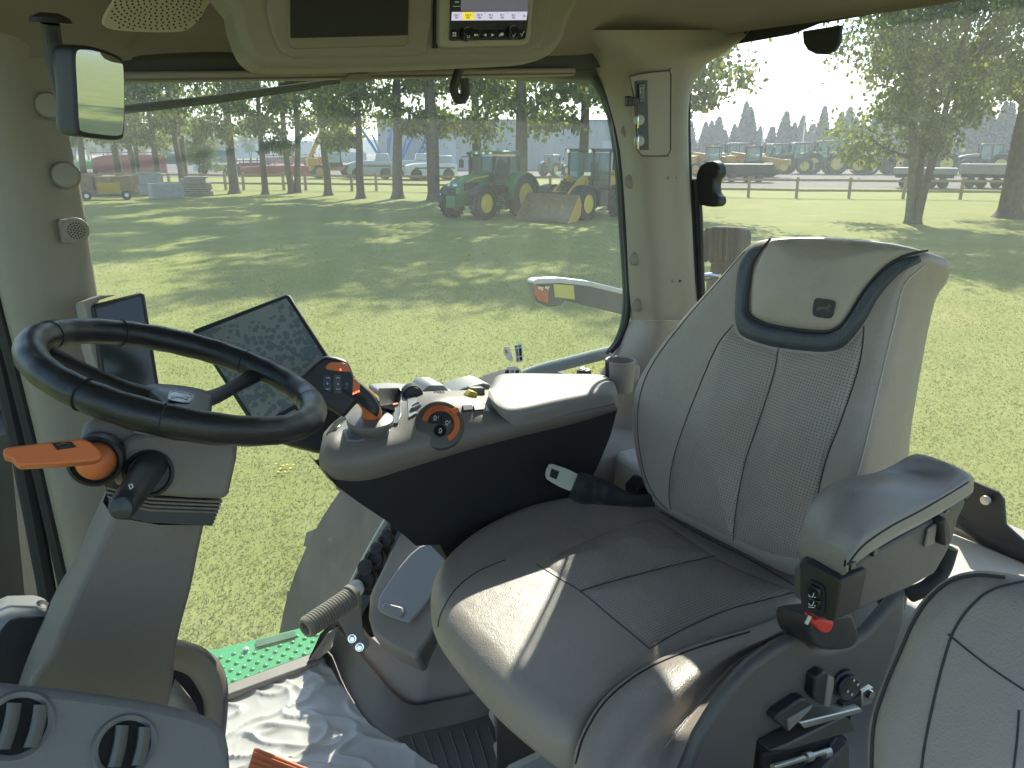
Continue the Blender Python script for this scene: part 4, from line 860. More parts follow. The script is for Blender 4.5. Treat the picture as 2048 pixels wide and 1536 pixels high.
# rear window frit, header, bump, wall, shelf
m = MB(); m.prism([V((1.496, 1.47, 3.205)), V((1.496, 1.43, 3.21)), V((1.496, 1.428, 3.197)), V((1.496, 1.26, 3.200)), V((1.496, 1.19, 3.213)), V((1.496, 1.0, 3.215)), V((1.496, .4, 3.215)), V((1.496, .4, 3.26)), V((1.496, 1.47, 3.26))][::1], (-.004, 0, 0)); 
m.build('rear_header_band', RUB, cab, smooth=0)
m = MB(); q = [(1604, 62), (1606, 86), (1614, 100), (1630, 108), (1652, 109), (1668, 101), (1677, 86), (1680, 50)]; m.slab(q, PXp(1.488), .012); m.build('rear_sensor_cover', RUB, cab, bevel=.003)
m = MB(); rr = [P(a, b, x=1.49) for a, b in ((1376, 330), (1388, 500), (1398, 640))]
m.tube(cr([P(a, b, x=1.488) for a, b in ((1440, 92), (1408, 112), (1388, 140), (1378, 180), (1376, 230), (1377, 300), (1381, 400), (1387, 500), (1394, 600), (1400, 660))], 4), .007, 8, flat=1.0); m.build('rear_seal', RUB, cab)
m = MB(); m.tube(cr([P(a, b, x=1.50) for a, b in ((1388, 360), (1396, 500), (1404, 600), (1412, 680))], 4), .012, 8); m.build('rear_frame', RUB, cab)
m = MB(); m.slab([(1390, 362), (1400, 330), (1425, 322), (1437, 335), (1436, 352), (1428, 360), (1428, 385), (1437, 395), (1436, 410), (1424, 414), (1400, 410), (1394, 400)], PXp(1.47), .03, sm=2); m.build('window_hinge', BLK, cab, bevel=.005)
m = MB(); m.tube([P(1398, 400, x=1.475), P(1402, 480, x=1.475), P(1404, 600, x=1.475)], .008, 8); m.build('window_strut', BLK, cab)
m = MB(); m.box((1.55, .5, 1.91), (.08, 2.3, .62)); m.build('rear_wall', TRIMM, cab, bevel=.01)
m = MB(); m.tube([V((1.492, 1.45, 2.245)), V((1.492, .79, 2.245)), V((1.492, .72, 2.235)), V((1.492, .66, 2.215)), V((1.492, .2, 2.215))], .018, 8, flat=.5, upv=(1, 0, 0)); m.build('rear_lower_seal', RUB, cab)
m = MB(); m.slab([(1905, 952), (1945, 962), (1994, 984), (2006, 1000), (2010, 1050), (2060, 1095), (2060, 1130), (1900, 1050)], PXp(1.486), .01); m.build('rear_corner_plate', BLK, cab, bevel=.003)
m = MB(); m.lathe(P(1972, 1000, x=1.478), (-1, 0, 0), [(0, .010), (.005, .009), (.006, .001)], 14); m.build('plate_bolt', MET, cab)
SHELF = mat('shelf_beige', (.52, .49, .43), .6, bump=.3, bscale=500, var=.05)
m = MB(); m.box((1.33, .55, 2.02), (.34, 2.1, .36)); m.build('rear_shelf', SHELF, cab, bevel=.02, seg=3)
m = MB(); m.box((1.20, 1.56, 2.0), (.50, .30, .44)); m.build('side_shelf', TRIMM, cab, bevel=.03, seg=3)
m = MB(); m.box((.95, .45, 1.80), (.9, .9, .3)); m.build('seat_platform', SHELF, cab, bevel=.03)
# cup holder
cpx = P(1240, 745, y=1.42); m = MB()
ax = V((0, 0, 1)); seg = 40; rO, rI, hh = .038, .034, .075
base = V((cpx.x, cpx.y, P(1240, 722, y=1.42).z-hh))
def cup(mb):
    rows_o, rows_i = [], []
    for hfrac in (0, .3, .6, .85, 1.0):
        ro, ri = [], []
        for k in range(seg+1):
            a = R(-70)+R(320)*k/seg-R(90)+R(-15); kk = 1
            ro.append(base+V((math.cos(a)*rO*(.9+.1*hfrac), math.sin(a)*rO*(.9+.1*hfrac), hh*hfrac))); ri.append(base+V((math.cos(a)*rI*(.9+.1*hfrac), math.sin(a)*rI*(.9+.1*hfrac), hh*hfrac)))
        rows_o.append(ro); rows_i.append(ri)
    mb.grid(rows_o); mb.grid(rows_i[::-1]); mb.grid([rows_o[-1], rows_i[-1]])
    mb.lathe(base, ax, [(-.002, rO*.9), (.004, rO*.9)], 32)
cup(m); m.tube([base+V((math.cos(a)*(rO+rI)/2, math.sin(a)*(rO+rI)/2, hh)) for a in [R(-70)+R(320)*k/seg-R(105) for k in range(seg+1)]], .004, 6)
ch_ = thing('cup_holder', 'round grey plastic cup holder with a front slot beside the rear pillar', 'cup holder', tuple(base)); m.build('cup', TRIMM, ch_, smooth=50)
m = MB(); m.box(base+V((.045, .03, .03)), (.06, .05, .05)); m.build('bracket', TRIMM, ch_, bevel=.01)
# little things on the side shelf
m = MB(); c = P(1168, 742, y=1.55); t = thing('socket_cap', 'small round chrome and black socket cap behind the armrest box', 'socket cap', tuple(c)); m.lathe(c, (0, 0, 1), [(-.03, .020), (0, .020), (.004, .016), (.004, .001)], 20); m.build('cap_body', BLK, t); m = MB(); m.lathe(c+V((-.006, 0, .004)), (0, 0, 1), [(0, .010), (.006, .009), (.008, .001)], 14); m.build('cap_lid', CHR, t)

# safety stickers on glass
fl = thing('dandelion_patch', 'little patch of yellow dandelions in the grass between column and console', 'flowers', tuple(P(568, 930, z=0)))
for q in ((552, 928), (560, 938), (566, 932), (574, 930), (580, 937), (570, 944), (586, 930), (556, 944)):
    p = P(*q, z=.03); m = MB(); m.lathe(p, (0, -.3, 1), [(-.012, .004), (0, .016), (.006, .012), (.008, .001)], 10); m.build('flower', mat('flower_yellow', (.75, .55, .03), .6), fl)
stk = thing('warning_decal', 'clear sticker with white safety pictogram blocks on the side glass', 'sticker', tuple(WPL.on(1025, 715)))
wo = WPL.off(.0015)
m = MB(); m.slab([(1007, 694), (1018, 693), (1022, 706), (1026, 716), (1024, 722), (1017, 720), (1007, 708)], wo, .0004); m.build('pictogram_shield', WHT, stk, smooth=0)
m = MB(); m.slab([(1029, 690), (1043, 687), (1046, 722), (1033, 726)], wo, .0004); m.build('pictogram_card', WHT, stk, smooth=0)
w2 = WPL.off(.0022)
for q, mt in (([(1030, 692), (1035, 691), (1035, 695), (1030, 696)], GRND), ([(1037, 691), (1042, 690), (1042, 694), (1037, 695)], BLUEP), ([(1031, 698), (1036, 697), (1038, 712), (1033, 713)], STEEL), ([(1038, 697), (1043, 696), (1044, 711), (1039, 712)], BLKM), ([(1033, 715), (1037, 714), (1038, 722), (1034, 723)], STEEL), ([(1039, 714), (1044, 713), (1045, 720), (1040, 722)], BLKM), ([(1010, 699), (1014, 700), (1016, 708), (1012, 706)], ORG)):
    m = MB(); m.slab(q, w2, .0004); m.build('pictogram', mt, stk, smooth=0)
m = MB(); m.slab([(1010, 742), (1015, 734), (1030, 732), (1042, 740), (1042, 749), (1010, 749)], wo, .0004); m.build('pictogram_card', WHT, stk, smooth=0)
for k in range(3): m = MB(); m.slab([(1011+10*k, 741), (1018+10*k, 740), (1018+10*k, 748), (1011+10*k, 748)], w2, .0004); m.build('pictogram', BLKM if k != 1 else STEEL, stk, smooth=0)

# outside parts of this tractor --------------------------------------
ext = thing('tractor_outside', 'dark hood, green platform, mudguard and rear tyre of this tractor outside the glass', 'tractor body', (.8, 2.3, 0))
m = MB(); q = [P(a, b, z=1.56) for a, b in ((330, 1300), (430, 1298), (590, 1258), (700, 1225), (720, 1300), (640, 1320), (452, 1392), (300, 1420))]; m.prism(q, (0, 0, -.03)); dk = m.build('platform', GRND, ext, bevel=.004)
m = MB()
a0, b0 = P(440, 1310, z=1.561), P(600, 1265, z=1.561); c0 = P(455, 1378, z=1.561); du = (b0-a0).normalized(); dv = V((du.y, -du.x, 0))
for i in range(-6, 14):
    for j in range(0, 9):
        p = a0+du*(i*.036+(j % 2)*.018)+dv*(j*.024+.012)-V((0, 0, .001)); 
        if p.x > .18 and p.x < .62: m.lathe(p, (0, 0, 1), [(0, .0075), (.003, .0060), (.0045, .003), (.0046, .0005)], 10)
o_ = m.build('deck_dimples', GRND, dk, smooth=80)
m = MB(); q = [P(a, b, z=1.563) for a, b in ((512, 1283), (590, 1264), (592, 1275), (513, 1296))]; m.prism(q, (0, 0, .004)); m.build('deck_slot', mat('slot_green', (.012, .10, .035), .6), dk)
m = MB(); m.lathe(P(492, 1302, z=1.56), (0, 0, 1), [(0, .008), (.010, .008), (.011, .001)], 12); m.build('deck_bolt', MET, dk)
# rear wheel + mudguard
RC = V((1.585, 2.35, 1.0)); m = MB()
m.lathe(RC-V((0, .36, 0)), (0, 1, 0), [(0, .55), (.03, .85), (.08, .96), (.16, 1.0), (.56, 1.0), (.64, .96), (.70, .8)], 72)
for k in range(26):
    for sd in (-1, 1):
        a = 2*math.pi*(k+(.5 if sd > 0 else 0))/26; c = RC+V((math.cos(a)*1.015, sd*.17-.01, math.sin(a)*1.015)); m.box(c, (.07, .38, .055), Matrix.Rotation(-a, 3, 'Y')@Matrix.Rotation(sd*R(38), 3, 'X'))
m.build('rear_tyre', TYR, ext, smooth=35)
FEN = mat('mudguard_grey', (.035, .037, .038), .75, spec=.15, var=.2)
pr = [RC+V((math.cos(R(a))*1.13, 0, math.sin(R(a))*1.13)) for a in range(95, 196, 6)]
m = MB(); m.grid([[p+V((0, -.42, 0)) for p in pr], [p+V((0, -.38, .0)) for p in pr], [p+V((0, .12, .0)) for p in pr], [p.lerp(RC, .03)+V((0, .14, 0)) for p in pr]]); 
m.build('mudguard', FEN, ext, smooth=40)
# lamp arm on the mudguard extension
lp = Pl(P(1150, 600, y=2.2), (-.35, -.93, .1))
m = MB(); m.slab([(1066, 566), (1072, 560), (1120, 559), (1180, 566), (1260, 585), (1275, 592), (1275, 640), (1240, 628), (1130, 601), (1122, 611), (1097, 614), (1074, 604), (1068, 590)], lp, .09); la = m.build('mudguard_arm', mat('arm_grey', (.10, .105, .10), .55), ext, bevel=.004)
m = MB(); m.slab([(1066, 563), (1074, 558), (1120, 556), (1180, 563), (1275, 586), (1275, 596), (1180, 573), (1120, 566), (1068, 569)], lp.off(.006), .11); m.build('arm_top', mat('arm_white', (.66, .66, .64), .6, var=.1, vscale=40), la, bevel=.004)
m = MB(); m.slab([(1068, 569), (1078, 572), (1094, 582), (1098, 578), (1096, 607), (1078, 601), (1070, 590)], lp.off(.008), .03); m.build('amber_lens', ORG, la, bevel=.003)
m = MB(); m.slab([(1107, 568), (1147, 571), (1150, 599), (1110, 594)], lp.off(.003), .003); m.build('yellow_reflector', mat('reflector_yellow', (.70, .62, .14), .4), la, smooth=0)
m = MB(); m.slab([(1076, 572), (1088, 574), (1086, 582), (1075, 577)], lp.off(.011), .003); m.slab([(1090, 572), (1101, 573), (1096, 580), (1089, 577)], lp.off(.0112), .003); m.build('lens_clip', CHR, la)
# work lamp behind rear window
wl = Pl(P(1440, 500, x=2.0), (-1, -.3, .1)); t = thing('work_lamp', 'finned black work lamp on a bracket outside the rear window', 'work lamp', tuple(P(1435, 560, x=2.0)))
m = MB(); m.slab([(1405, 470), (1412, 458), (1425, 452), (1478, 454), (1482, 470), (1480, 515), (1465, 527), (1418, 527), (1404, 508)], wl, .09); m.build('lamp_housing', BLKM, t, bevel=.01)
for k in range(6): m = MB(); m.slab([(1408+k*11, 462), (1412+k*11, 456), (1410+k*11, 524), (1406+k*11, 518)], wl.off(.012), .02); m.build('cooling_fin', BLKM, t)
m = MB(); m.slab([(1422, 527), (1460, 527), (1445, 555), (1438, 575), (1405, 560), (1420, 545)], wl.off(-.03), .03); m.build('bracket', BLKM, t); m = MB(); m.tube([wl.on(1405, 552), wl.on(1422, 550), wl.on(1440, 553)], .01, 8); m.build('bracket_bolt', CHR, t)
m = MB(); m.cyl(V((1.9, 1.75, 1.6)), wl.on(1430, 560), .03); m.build('stand', BLK, t)
hf = PY(2.0)
m = MB(); m.slab([(-260, 650), (-10, 640), (12, 650), (36, 690), (52, 780), (56, 820), (-260, 850)], hf, .35); m.build('fender_panel', mat('panel_lavender', (.20, .205, .225), .4, var=.1), ext, bevel=.03, seg=3)
m = MB(); m.slab([(-260, 880), (-20, 852), (20, 836), (60, 830), (78, 850), (110, 960), (150, 1100), (190, 1300), (-260, 1300)], hf.off(.05), .35); m.build('fender_front', mat('fender_dark', (.075, .082, .075), .35, var=.1), ext, bevel=.04, seg=4)
# hood seen through the windscreen
m = MB(); rows = []
HD = mat('hood_dark', (.055, .06, .065), .35, coat=.4)
for x, z1, hw in ((-.42, 2.18, .42), (-.6, 2.16, .42), (-1.4, 2.10, .40), (-2.4, 1.96, .36)):
    rows.append([V((x, .87-hw, 1.3)), V((x, .87-hw, z1-.15)), V((x, .87-hw*.7, z1)), V((x, .87+hw*.7, z1)), V((x, .87+hw, z1-.15)), V((x, .87+hw, 1.3))])
m.loft(rows, 3, 2); m.build('hood', HD, ext, smooth=40)
m = MB(); m.cyl(V((-.42, 1.78, 1.5)), V((-.42, 1.78, 2.72)), .10, .10, 28); m.build('exhaust_cover', mat('exhaust_grey', (.12, .125, .135), .35), ext)
m = MB(); m.tube([V((-.30, 1.66, 1.3)), V((-.32, 1.66, 2.2)), V((-.36, 1.70, 2.42)), V((-.5, 1.75, 2.5))], .05, 12); m.build('air_pipe', HD, ext)
m = MB(); m.tube([P(200, 222, y=1.74), P(440, 195, y=1.74), P(690, 160, y=1.74)], .0055, 8, flat=1.3); m.tube([P(560, 172, y=1.76), P(600, 160, y=1.76), P(680, 150, y=1.76)], .006, 6); m.build('wiper_arm', BLKM, ext)
m = MB(); m.tube([P(200, 230, y=1.735), P(440, 203, y=1.735), P(640, 173, y=1.735)], .0035, 6); m.build('wiper_blade', RUB, ext)

# ------------------------------------------------------------------ mirror
mc = P(190, 180, y=1.22); mir = thing('cab_mirror', 'black framed mirror on a short stem, reflecting lawn and fence', 'mirror', tuple(mc))
mp = Pl(mc, (.60, -.79, -.07))
out = cr([mp.on(*q) for q in ((142, 100), (160, 90), (200, 97), (236, 112), (246, 125), (249, 180), (247, 262), (238, 280), (190, 277), (160, 272), (150, 262), (146, 180))], 5, True)
m = MB(); m.pillow(resample(out, 64, True), mp.n, .004, .045, .006, .02); m.build('mirror_housing', BLK, mir)
out2 = [p.lerp(mc, .10)+mp.n*.0046 for p in resample(out, 64, True)]
m = MB(); m.add(out2, [tuple(range(64))]); m.prism(out2, -mp.n*.002)
MG = mat('mirror_glass', (.62, .66, .65), .01, 1)
ml = m.build('mirror_glass', MG, mir, smooth=0)
m = MB(); st = [P(100, 46, y=1.26), P(106, 90, y=1.27), P(114, 140, y=1.27), P(128, 200, y=1.27)]; m.tube(cr(st, 4), .013, 10, flat=.8); m.build('stem', BLK, mir)
m = MB(); m.lathe(P(102, 46, y=1.26), (0, -.1, 1), [(0, .026), (.006, .024), (.012, .012)], 20); m.build('stem_foot', BLK, mir)

# ------------------------------------------------------------------ overhead console
oc = thing('overhead_console', 'beige overhead console with storage cubby and radio head unit', 'console', tuple(P(800, 60, y=1.2)))
op = Pl(P(800, 60, y=1.18), (0, -1, .05))
OCM = mat('console_beige', (.22, .195, .148), .6, bump=.3, bscale=800, var=.03)
m = MB(); m.slab([(455, -140), (466, 20), (478, 70), (492, 105), (512, 126), (550, 136), (700, 134), (900, 128), (1060, 121), (1095, 113), (1120, 92), (1140, 40), (1165, -140)], op, .08, sm=2); m.build('console_shell', OCM, oc, smooth=30, bevel=.014, seg=3)
m = MB(); m.slab([(530, -140), (534, 20), (545, 70), (562, 105), (590, 116), (840, 112), (856, 100), (866, 40), (872, -140)], op.off(.006), .02); m.build('cubby_frame', OCM, oc, bevel=.005, seg=2)
m = MB(); m.slab([(568, -140), (570, -10), (578, 92), (590, 98), (812, 92), (818, 84), (822, -20), (824, -140)], op.off(.0085), .01); cf = m.build('cubby_lip', mat('lip_dark', (.20, .175, .12), .6), oc, bevel=.002)
m = MB(); m.slab([(580, -140), (582, 76), (816, 70), (820, -140)], op.off(.0105), .004); m.build('cubby_shade_panel', mat('recess_shade', (.022, .021, .016), .8), cf, smooth=0)  # flat dark panel set proud; its colour stands for the shade inside the cubby
m = MB(); m.slab([(868, -140), (866, 60), (866, 95), (880, 110), (1060, 106), (1085, 90), (1105, 20), (1120, -140)], op.off(.004), .012); m.build('radio_surround', OCM, oc, bevel=.006, seg=2)
m = MB(); m.slab([(872, -140), (868, 30), (867, 96), (876, 96), (880, 30), (884, -140)], op.off(.006), .004); m.build('radio_gap', BLKM, oc)
rad = Pl(op.p+op.n*.018, op.n)
m = MB(); m.slab([(882, -140), (879, 60), (879, 86), (885, 93), (900, 94), (1045, 90), (1057, 86), (1062, 76), (1066, 20), (1085, -140)], rad, .016); rb = m.build('radio_bezel', mat('bezel_tan', (.30, .285, .215), .5), oc, bevel=.004, seg=2)
m = MB(); m.slab([(902, -140), (901, 40), (899, 80), (905, 81), (1044, 79), (1052, 77), (1056, 50), (1062, -140)], rad.off(.003), .004); m.build('radio_face', BLK, rb, bevel=.0015)
def emis(n, c, s=1.0): return mat(n, c, .3, emit=c, estr=s)
m = MB(); m.slab([(922, -140), (922, 22), (1056, 22), (1060, -140)], rad.off(.0036), .0005); m.build('radio_screen', emis('screen_grey', (.08, .08, .095), .5), rb, smooth=0)
m = MB(); m.slab([(904, 24), (1055, 23), (1053, 40), (903, 41)], rad.off(.0037), .0005); m.build('preset_strip', emis('preset_lilac', (.42, .40, .52), .5), rb, smooth=0)
m = MB(); m.slab([(926, 24), (949, 24), (948, 40), (925, 40)], rad.off(.0041), .0004); m.build('active_preset', emis('preset_yellow', (.60, .48, .05), .5), rb, smooth=0)
m = MB(); m.slab([(906, 12), (921, 12), (921, 13), (906, 13)], rad.off(.0041), .0004); m.slab([(910, 3), (918, 3), (918, 5), (910, 5)], rad.off(.0041), .0004); m.build('screen_marks', WHT, rb, smooth=0)
r4 = rad.off(.0043)
for k, s_ in enumerate(('106.7', '103.9', '107.9', '99.3', '92.7', '96.7')):
    x = 913+22.8*k; ptext(s_, 'preset_text', x, 30.5, r4, .0048, BLKM, rb); ptext('FM', 'preset_text', x, 36, r4, .0048, BLKM, rb); ptext(str(k+1), 'preset_text', x+10, 26.5, r4, .0025, BLKM, rb)
ptext('>', 'preset_text', 1048, 33, r4, .0095, BLKM, rb)
for k, x in enumerate((909, 952, 970, 986, 1003, 1045)):
    m = MB(); m.slab([(x-7, 59), (x+7, 59), (x+6, 76), (x-7, 77)], rad.off(.0052), .003); kb = m.build('radio_button', BLKG, rb, bevel=.001)
    r5 = rad.off(.0056)
    mm = MB()
    if k == 0:
        for a in (-3.4, .6):
            for b in (64.5, 69.5): mm.slab([(x+a, b), (x+a+2.8, b), (x+a+2.8, b+3.2), (x+a, b+3.2)], r5, .0003)
    elif k == 1: mm.slab([(x-4, 68), (x+1, 68), (x+1, 72), (x-4, 72)], r5, .0003); mm.slab([(x+1.5, 70), (x+4, 67.5), (x+4, 72.5)], r5, .0003)
    elif k == 2: mm.slab([(x-3, 70), (x+3, 67), (x+3, 73)], r5, .0003)
    elif k == 3: mm.slab([(x+3, 70), (x-3, 67), (x-3, 73)], r5, .0003)
    elif k == 4: mm.slab([(x-2, 66), (x+4, 65.5), (x+4, 71), (x-2, 71.5)], r5, .0003); mm.slab([(x-4, 68), (x-2.6, 68), (x-2.6, 73), (x-4, 73)], r5, .0003)
    else: mm.tube([r5.on(x-2, 73), r5.on(x, 69), r5.on(x+1.5, 65), r5.on(x+3.5, 62)], .0006, 4); mm.tube([r5.on(x-4, 67), r5.on(x-2.5, 69)], .0005, 4)
    mm.build('button_symbol', WHT, kb, smooth=0)
for x, y_ in ((931, 69), (1022, 66)):
    m = MB(); m.lathe(rad.off(.003).on(x, y_), rad.n, [(0, .0105), (.012, .0095), (.014, .008), (.014, .0005)], 28); kb = m.build('radio_knob', BLKG, rb)
    mm = MB(); q = rad.off(.0175)
    if x < 1000: mm.tube([q.on(x+6+2.6*math.cos(a), y_+4+2.6*math.sin(a)) for a in [R(-60+300*k/12) for k in range(13)]], .0004, 4)
    else: mm.tube([q.on(x+3, y_+4), q.on(x+5, y_+7), q.on(x+9, y_+1)], .0004, 4)
    mm.build('knob_symbol', WHT, kb)

# ------------------------------------------------------------------ displays
dp = Pl(P(540, 725, y=1.44), (-.30, -.80, .52))
dpl = thing('touch_display', 'large tilted touch display with smudgy screen between wheel and joystick', 'display', tuple(P(640, 860, y=1.35)))
def quad(pl, pts, th): mm = MB(); mm.slab(pts, pl, th); return mm
m = quad(dp, [(384, 664), (388, 658), (572, 588), (580, 590), (688, 760), (684, 770), (520, 862), (508, 856)], .022); m.build('display_housing', BLK, dpl, bevel=.003)
SM = mat('smudged_screen', (.045, .06, .065), .12); nt = SM.node_tree; b = nt.nodes['Principled BSDF']; tc = nt.nodes.new('ShaderNodeTexCoord')
vo = nt.nodes.new('ShaderNodeTexVoronoi'); vo.inputs['Scale'].default_value = 95; vo.inputs['Randomness'].default_value = 1; n1 = nt.nodes.new('ShaderNodeTexNoise'); n1.inputs['Scale'].default_value = 9; n1.inputs['Detail'].default_value = 2
lk(nt, tc.outputs['Object'], vo.inputs[0]); lk(nt, tc.outputs['Object'], n1.inputs[0]); ad = nt.nodes.new('ShaderNodeMath'); ad.operation = 'MULTIPLY_ADD'; ad.inputs[1].default_value = 1.5; lk(nt, n1.outputs['Fac'], ad.inputs[0]); lk(nt, vo.outputs['Distance'], ad.inputs[2])
rp = nt.nodes.new('ShaderNodeValToRGB'); rp.color_ramp.interpolation = 'LINEAR'; e = rp.color_ramp.elements; e[0].position = 1.02; e[0].position = .95; e[0].color = (.15, .18, .195, 1); e[1].position = 1.0; e[1].color = (.24, .26, .245, 1)
dv_ = nt.nodes.new('ShaderNodeMath'); dv_.operation = 'MULTIPLY'; dv_.inputs[1].default_value = .80; lk(nt, ad.outputs[0], dv_.inputs[0]); lk(nt, dv_.outputs[0], rp.inputs[0]); lk(nt, rp.outputs[0], b.inputs['Base Color'])
m = quad(dp.off(.0012), [(392, 668), (573, 596), (677, 760), (516, 850)], .001); m.build('display_screen', SM, dpl, smooth=0)
m = MB(); m.slab([(520, 872), (600, 820), (700, 800), (690, 870), (640, 905), (580, 890)], Pl(P(620, 860, y=1.46), (-.3, -.8, .5)), .04); m.build('display_arm', BLK, dpl, bevel=.01)
m = MB(); m.slab([(560, 835), (590, 818), (600, 826), (572, 846)], dp.off(.003), .003); m.build('display_button', MET, dpl, bevel=.001)
cdp = Pl(P(250, 690, y=1.40), (.22, -.95, .2)); cdt = thing('corner_display', 'dark upright monitor fixed to the front pillar behind the steering wheel', 'display', tuple(P(250, 780, y=1.42)))
m = quad(cdp, [(184, 616), (190, 608), (284, 584), (290, 588), (320, 778), (316, 784), (214, 800), (208, 792)], .022); m.build('monitor_housing', BLK, cdt, bevel=.004)
m = quad(cdp.off(.001), [(192, 618), (282, 592), (311, 774), (216, 790)], .001); m.build('monitor_screen', SCR, cdt, smooth=0)
m = MB(); m.slab([(164, 604), (200, 590), (238, 588), (200, 600), (186, 612), (206, 780), (178, 700), (172, 640)], cdp.off(-.006), .05); m.build('monitor_mount', TRIMM, cdt, bevel=.006)

# ------------------------------------------------------------------ steering wheel + column
col = thing('steering_column', 'grey steering column with black leather steering wheel, orange lever and stalk', 'steering column', tuple(P(220, 1370, y=.95)))
WD = .965; WR = .19*WD/1.09; wc = P(366, 755, d=WD); wn = V((math.cos(1.213)*math.cos(-.243), math.cos(1.213)*math.sin(-.243), math.sin(1.213))).normalized()
wu = wn.cross(V((0, 0, 1))).normalized(); wv = wn.cross(wu)
def wp(a, r, h=0): return wc+(wu*math.cos(a)+wv*math.sin(a))*r+wn*h
m = MB(); n = 160; rad_ = []
for k in range(n):
    a = 2*math.pi*k/n; rad_.append(.0180+.0006*math.cos(4*a)+ (.00035*math.sin(26*a)))
m.tube([wp(2*math.pi*k/n, WR) for k in range(n)], rad_, 18, closed=True, upv=wn); rim = m.build('steering_wheel', WHL, col, smooth=80)
m = MB()
def wang(px, py):
    q = Pl(wc, wn).on(px, py)-wc; return math.atan2(q.dot(wv), q.dot(wu))
for (px, py) in ((262, 680), (165, 790), (505, 720), (618, 805), (100, 672), (320, 845)):
    a = wang(px, py); rr_ = .0182; cc = wp(a, WR); ax_ = (wu*math.cos(a)+wv*math.sin(a)); m.tube([cc+ax_*math.cos(t)*rr_+wn*math.sin(t)*rr_ for t in [2*math.pi*k/24 for k in range(24)]], .0009, 5, closed=True)
m.build('rim_seam', BLKM, rim)
hub = wc-wn*.035*0+(-wn)*.02
hc = Pl(wc-wn*.030, wn).on(368, 806)
for (px, py, wd) in ((105, 690, .034), (490, 740, .026)):
    a = wang(px, py); s0 = wp(a, WR*.97, -.004); s1 = hc+wn*.004+(s0-hc)*.16; d = s0-s1; sd = d.cross(wn).normalized()*wd
    m = MB(); rows = []
    for t_, k_, sag in ((0, 1.0, -.004), (.3, .62, -.010), (.7, .55, -.006), (1, .8, 0)):
        c = s1.lerp(s0, t_)+wn*sag; rows.append([c-sd*k_*.6-wn*.010, c-sd*k_*.6, c+wn*.006, c+sd*k_*.6, c+sd*k_*.6-wn*.010])
    m.loft(rows, 2, 4, closed=True, caps=True); m.build('spoke', BLK, rim, smooth=50)
m = MB()
hubo = cr([Pl(hc, wn).on(*q) for q in ((282, 780), (330, 776), (400, 786), (422, 800), (420, 830), (395, 848), (345, 850), (318, 818))], 6, True)
m.pillow(resample(hubo, 48, True), wn, .008, .06, .008, .01, dome=.004); hb = m.build('hub', mat('hub_grey', (.05, .055, .06), .35), rim, smooth=60)
# emblem
def emblem(pl, cx, cy, ux, uy, par, bg_, fg, edge):
    """leaping deer on a rounded shield, drawn around pixel cx,cy with axes ux,uy (px)"""
    def q(a, b): return (cx+ux[0]*a+uy[0]*b, cy+ux[1]*a+uy[1]*b)
    mm = MB(); mm.slab([q(-.9, -.9), (q(0, -1)), q(.9, -.9), q(1, 0), q(.85, .85), q(0, 1), q(-.85, .85), q(-1, 0)], pl, .001, sm=3); s_ = mm.build('emblem', bg_, par, smooth=0)
    if edge: mm = MB(); mm.tube(cr([pl.off(.0003).on(*q(a*.9, b*.9)) for a, b in ((-.9, -.9), (0, -1), (.9, -.9), (1, 0), (.85, .85), (0, 1), (-.85, .85), (-1, 0))], 4, True), .0003, 4, closed=True); mm.build('emblem_edge', edge, s_)
    mm = MB(); body = [(-.75, .1), (-.4, -.15), (.1, -.2), (.35, -.35), (.45, -.65), (.55, -.4), (.75, -.3), (.6, -.2), (.45, 0), (.7, .2), (.5, .25), (.25, .1), (-.2, .1), (-.45, .3), (-.75, .5), (-.55, .2)]
    mm.slab([q(*b) for b in body], pl.off(.0006), .0004); mm.build('emblem_deer', fg, s_, smooth=0)
hp = Pl(hc+wn*.0124, wn); emblem(hp, 361, 794, (24, 4), (-4, 10), hb, BLKG, mat('emblem_silver', (.42, .44, .45), .35), mat('emblem_silver', (.42, .44, .45), .35))
# column head, two lobes
hl = Pl(P(200, 900, y=.93), (-.12, -.95, .25))
m = MB(); m.slab([(148, 927), (156, 900), (160, 868), (166, 850), (178, 840), (207, 831), (240, 838), (290, 856), (300, 960), (240, 964), (195, 960), (171, 949)], hl, .10); m.build('column_shroud', COLM, col, bevel=.010, seg=3)
h2 = Pl(P(350, 930, y=.905), (-.05, -.95, .3))
m = MB(); m.slab([(226, 968), (234, 937), (244, 885), (256, 872), (300, 862), (470, 880), (476, 890), (474, 915), (458, 988), (450, 998), (380, 996), (300, 990)], h2, .13); sh = m.build('column_shroud', COLM, col, bevel=.010, seg=3)
m = MB(); m.slab([(262, 866), (300, 850), (400, 862), (472, 876), (474, 888), (400, 884), (300, 872)], h2.off(.002), .10); m.build('shroud_highlight', mat('shroud_highlight', (.22, .225, .23), .35), col, bevel=.004)  # paler plate along the top edge; the shroud's highlight is in its colour
for k in range(7):
    t_ = k/6; l0 = (208+16*t_, 984+44*t_-12*(1-t_)); r0 = (446-16*t_, 1002+46*t_*.9)
    m = MB(); m.slab([l0, (300, l0[1]*.35+r0[1]*.65+3), r0, (r0[0]-2, r0[1]+5), (300, l0[1]*.35+r0[1]*.65+8.5), (l0[0]+2, l0[1]+5.5)], Pl(P(340, 1010, y=.93-.0+.004*k), (-.05, -.97, .22)), .12); m.build('bellows_rib', COLM, col, bevel=.0015)
m = MB(); m.slab([(215, 985), (440, 1000), (425, 1052), (300, 1045), (232, 1032)], Pl(P(340, 1010, y=.945), (-.05, -.97, .22)), .10); m.build('bellows_core', BLK, col)
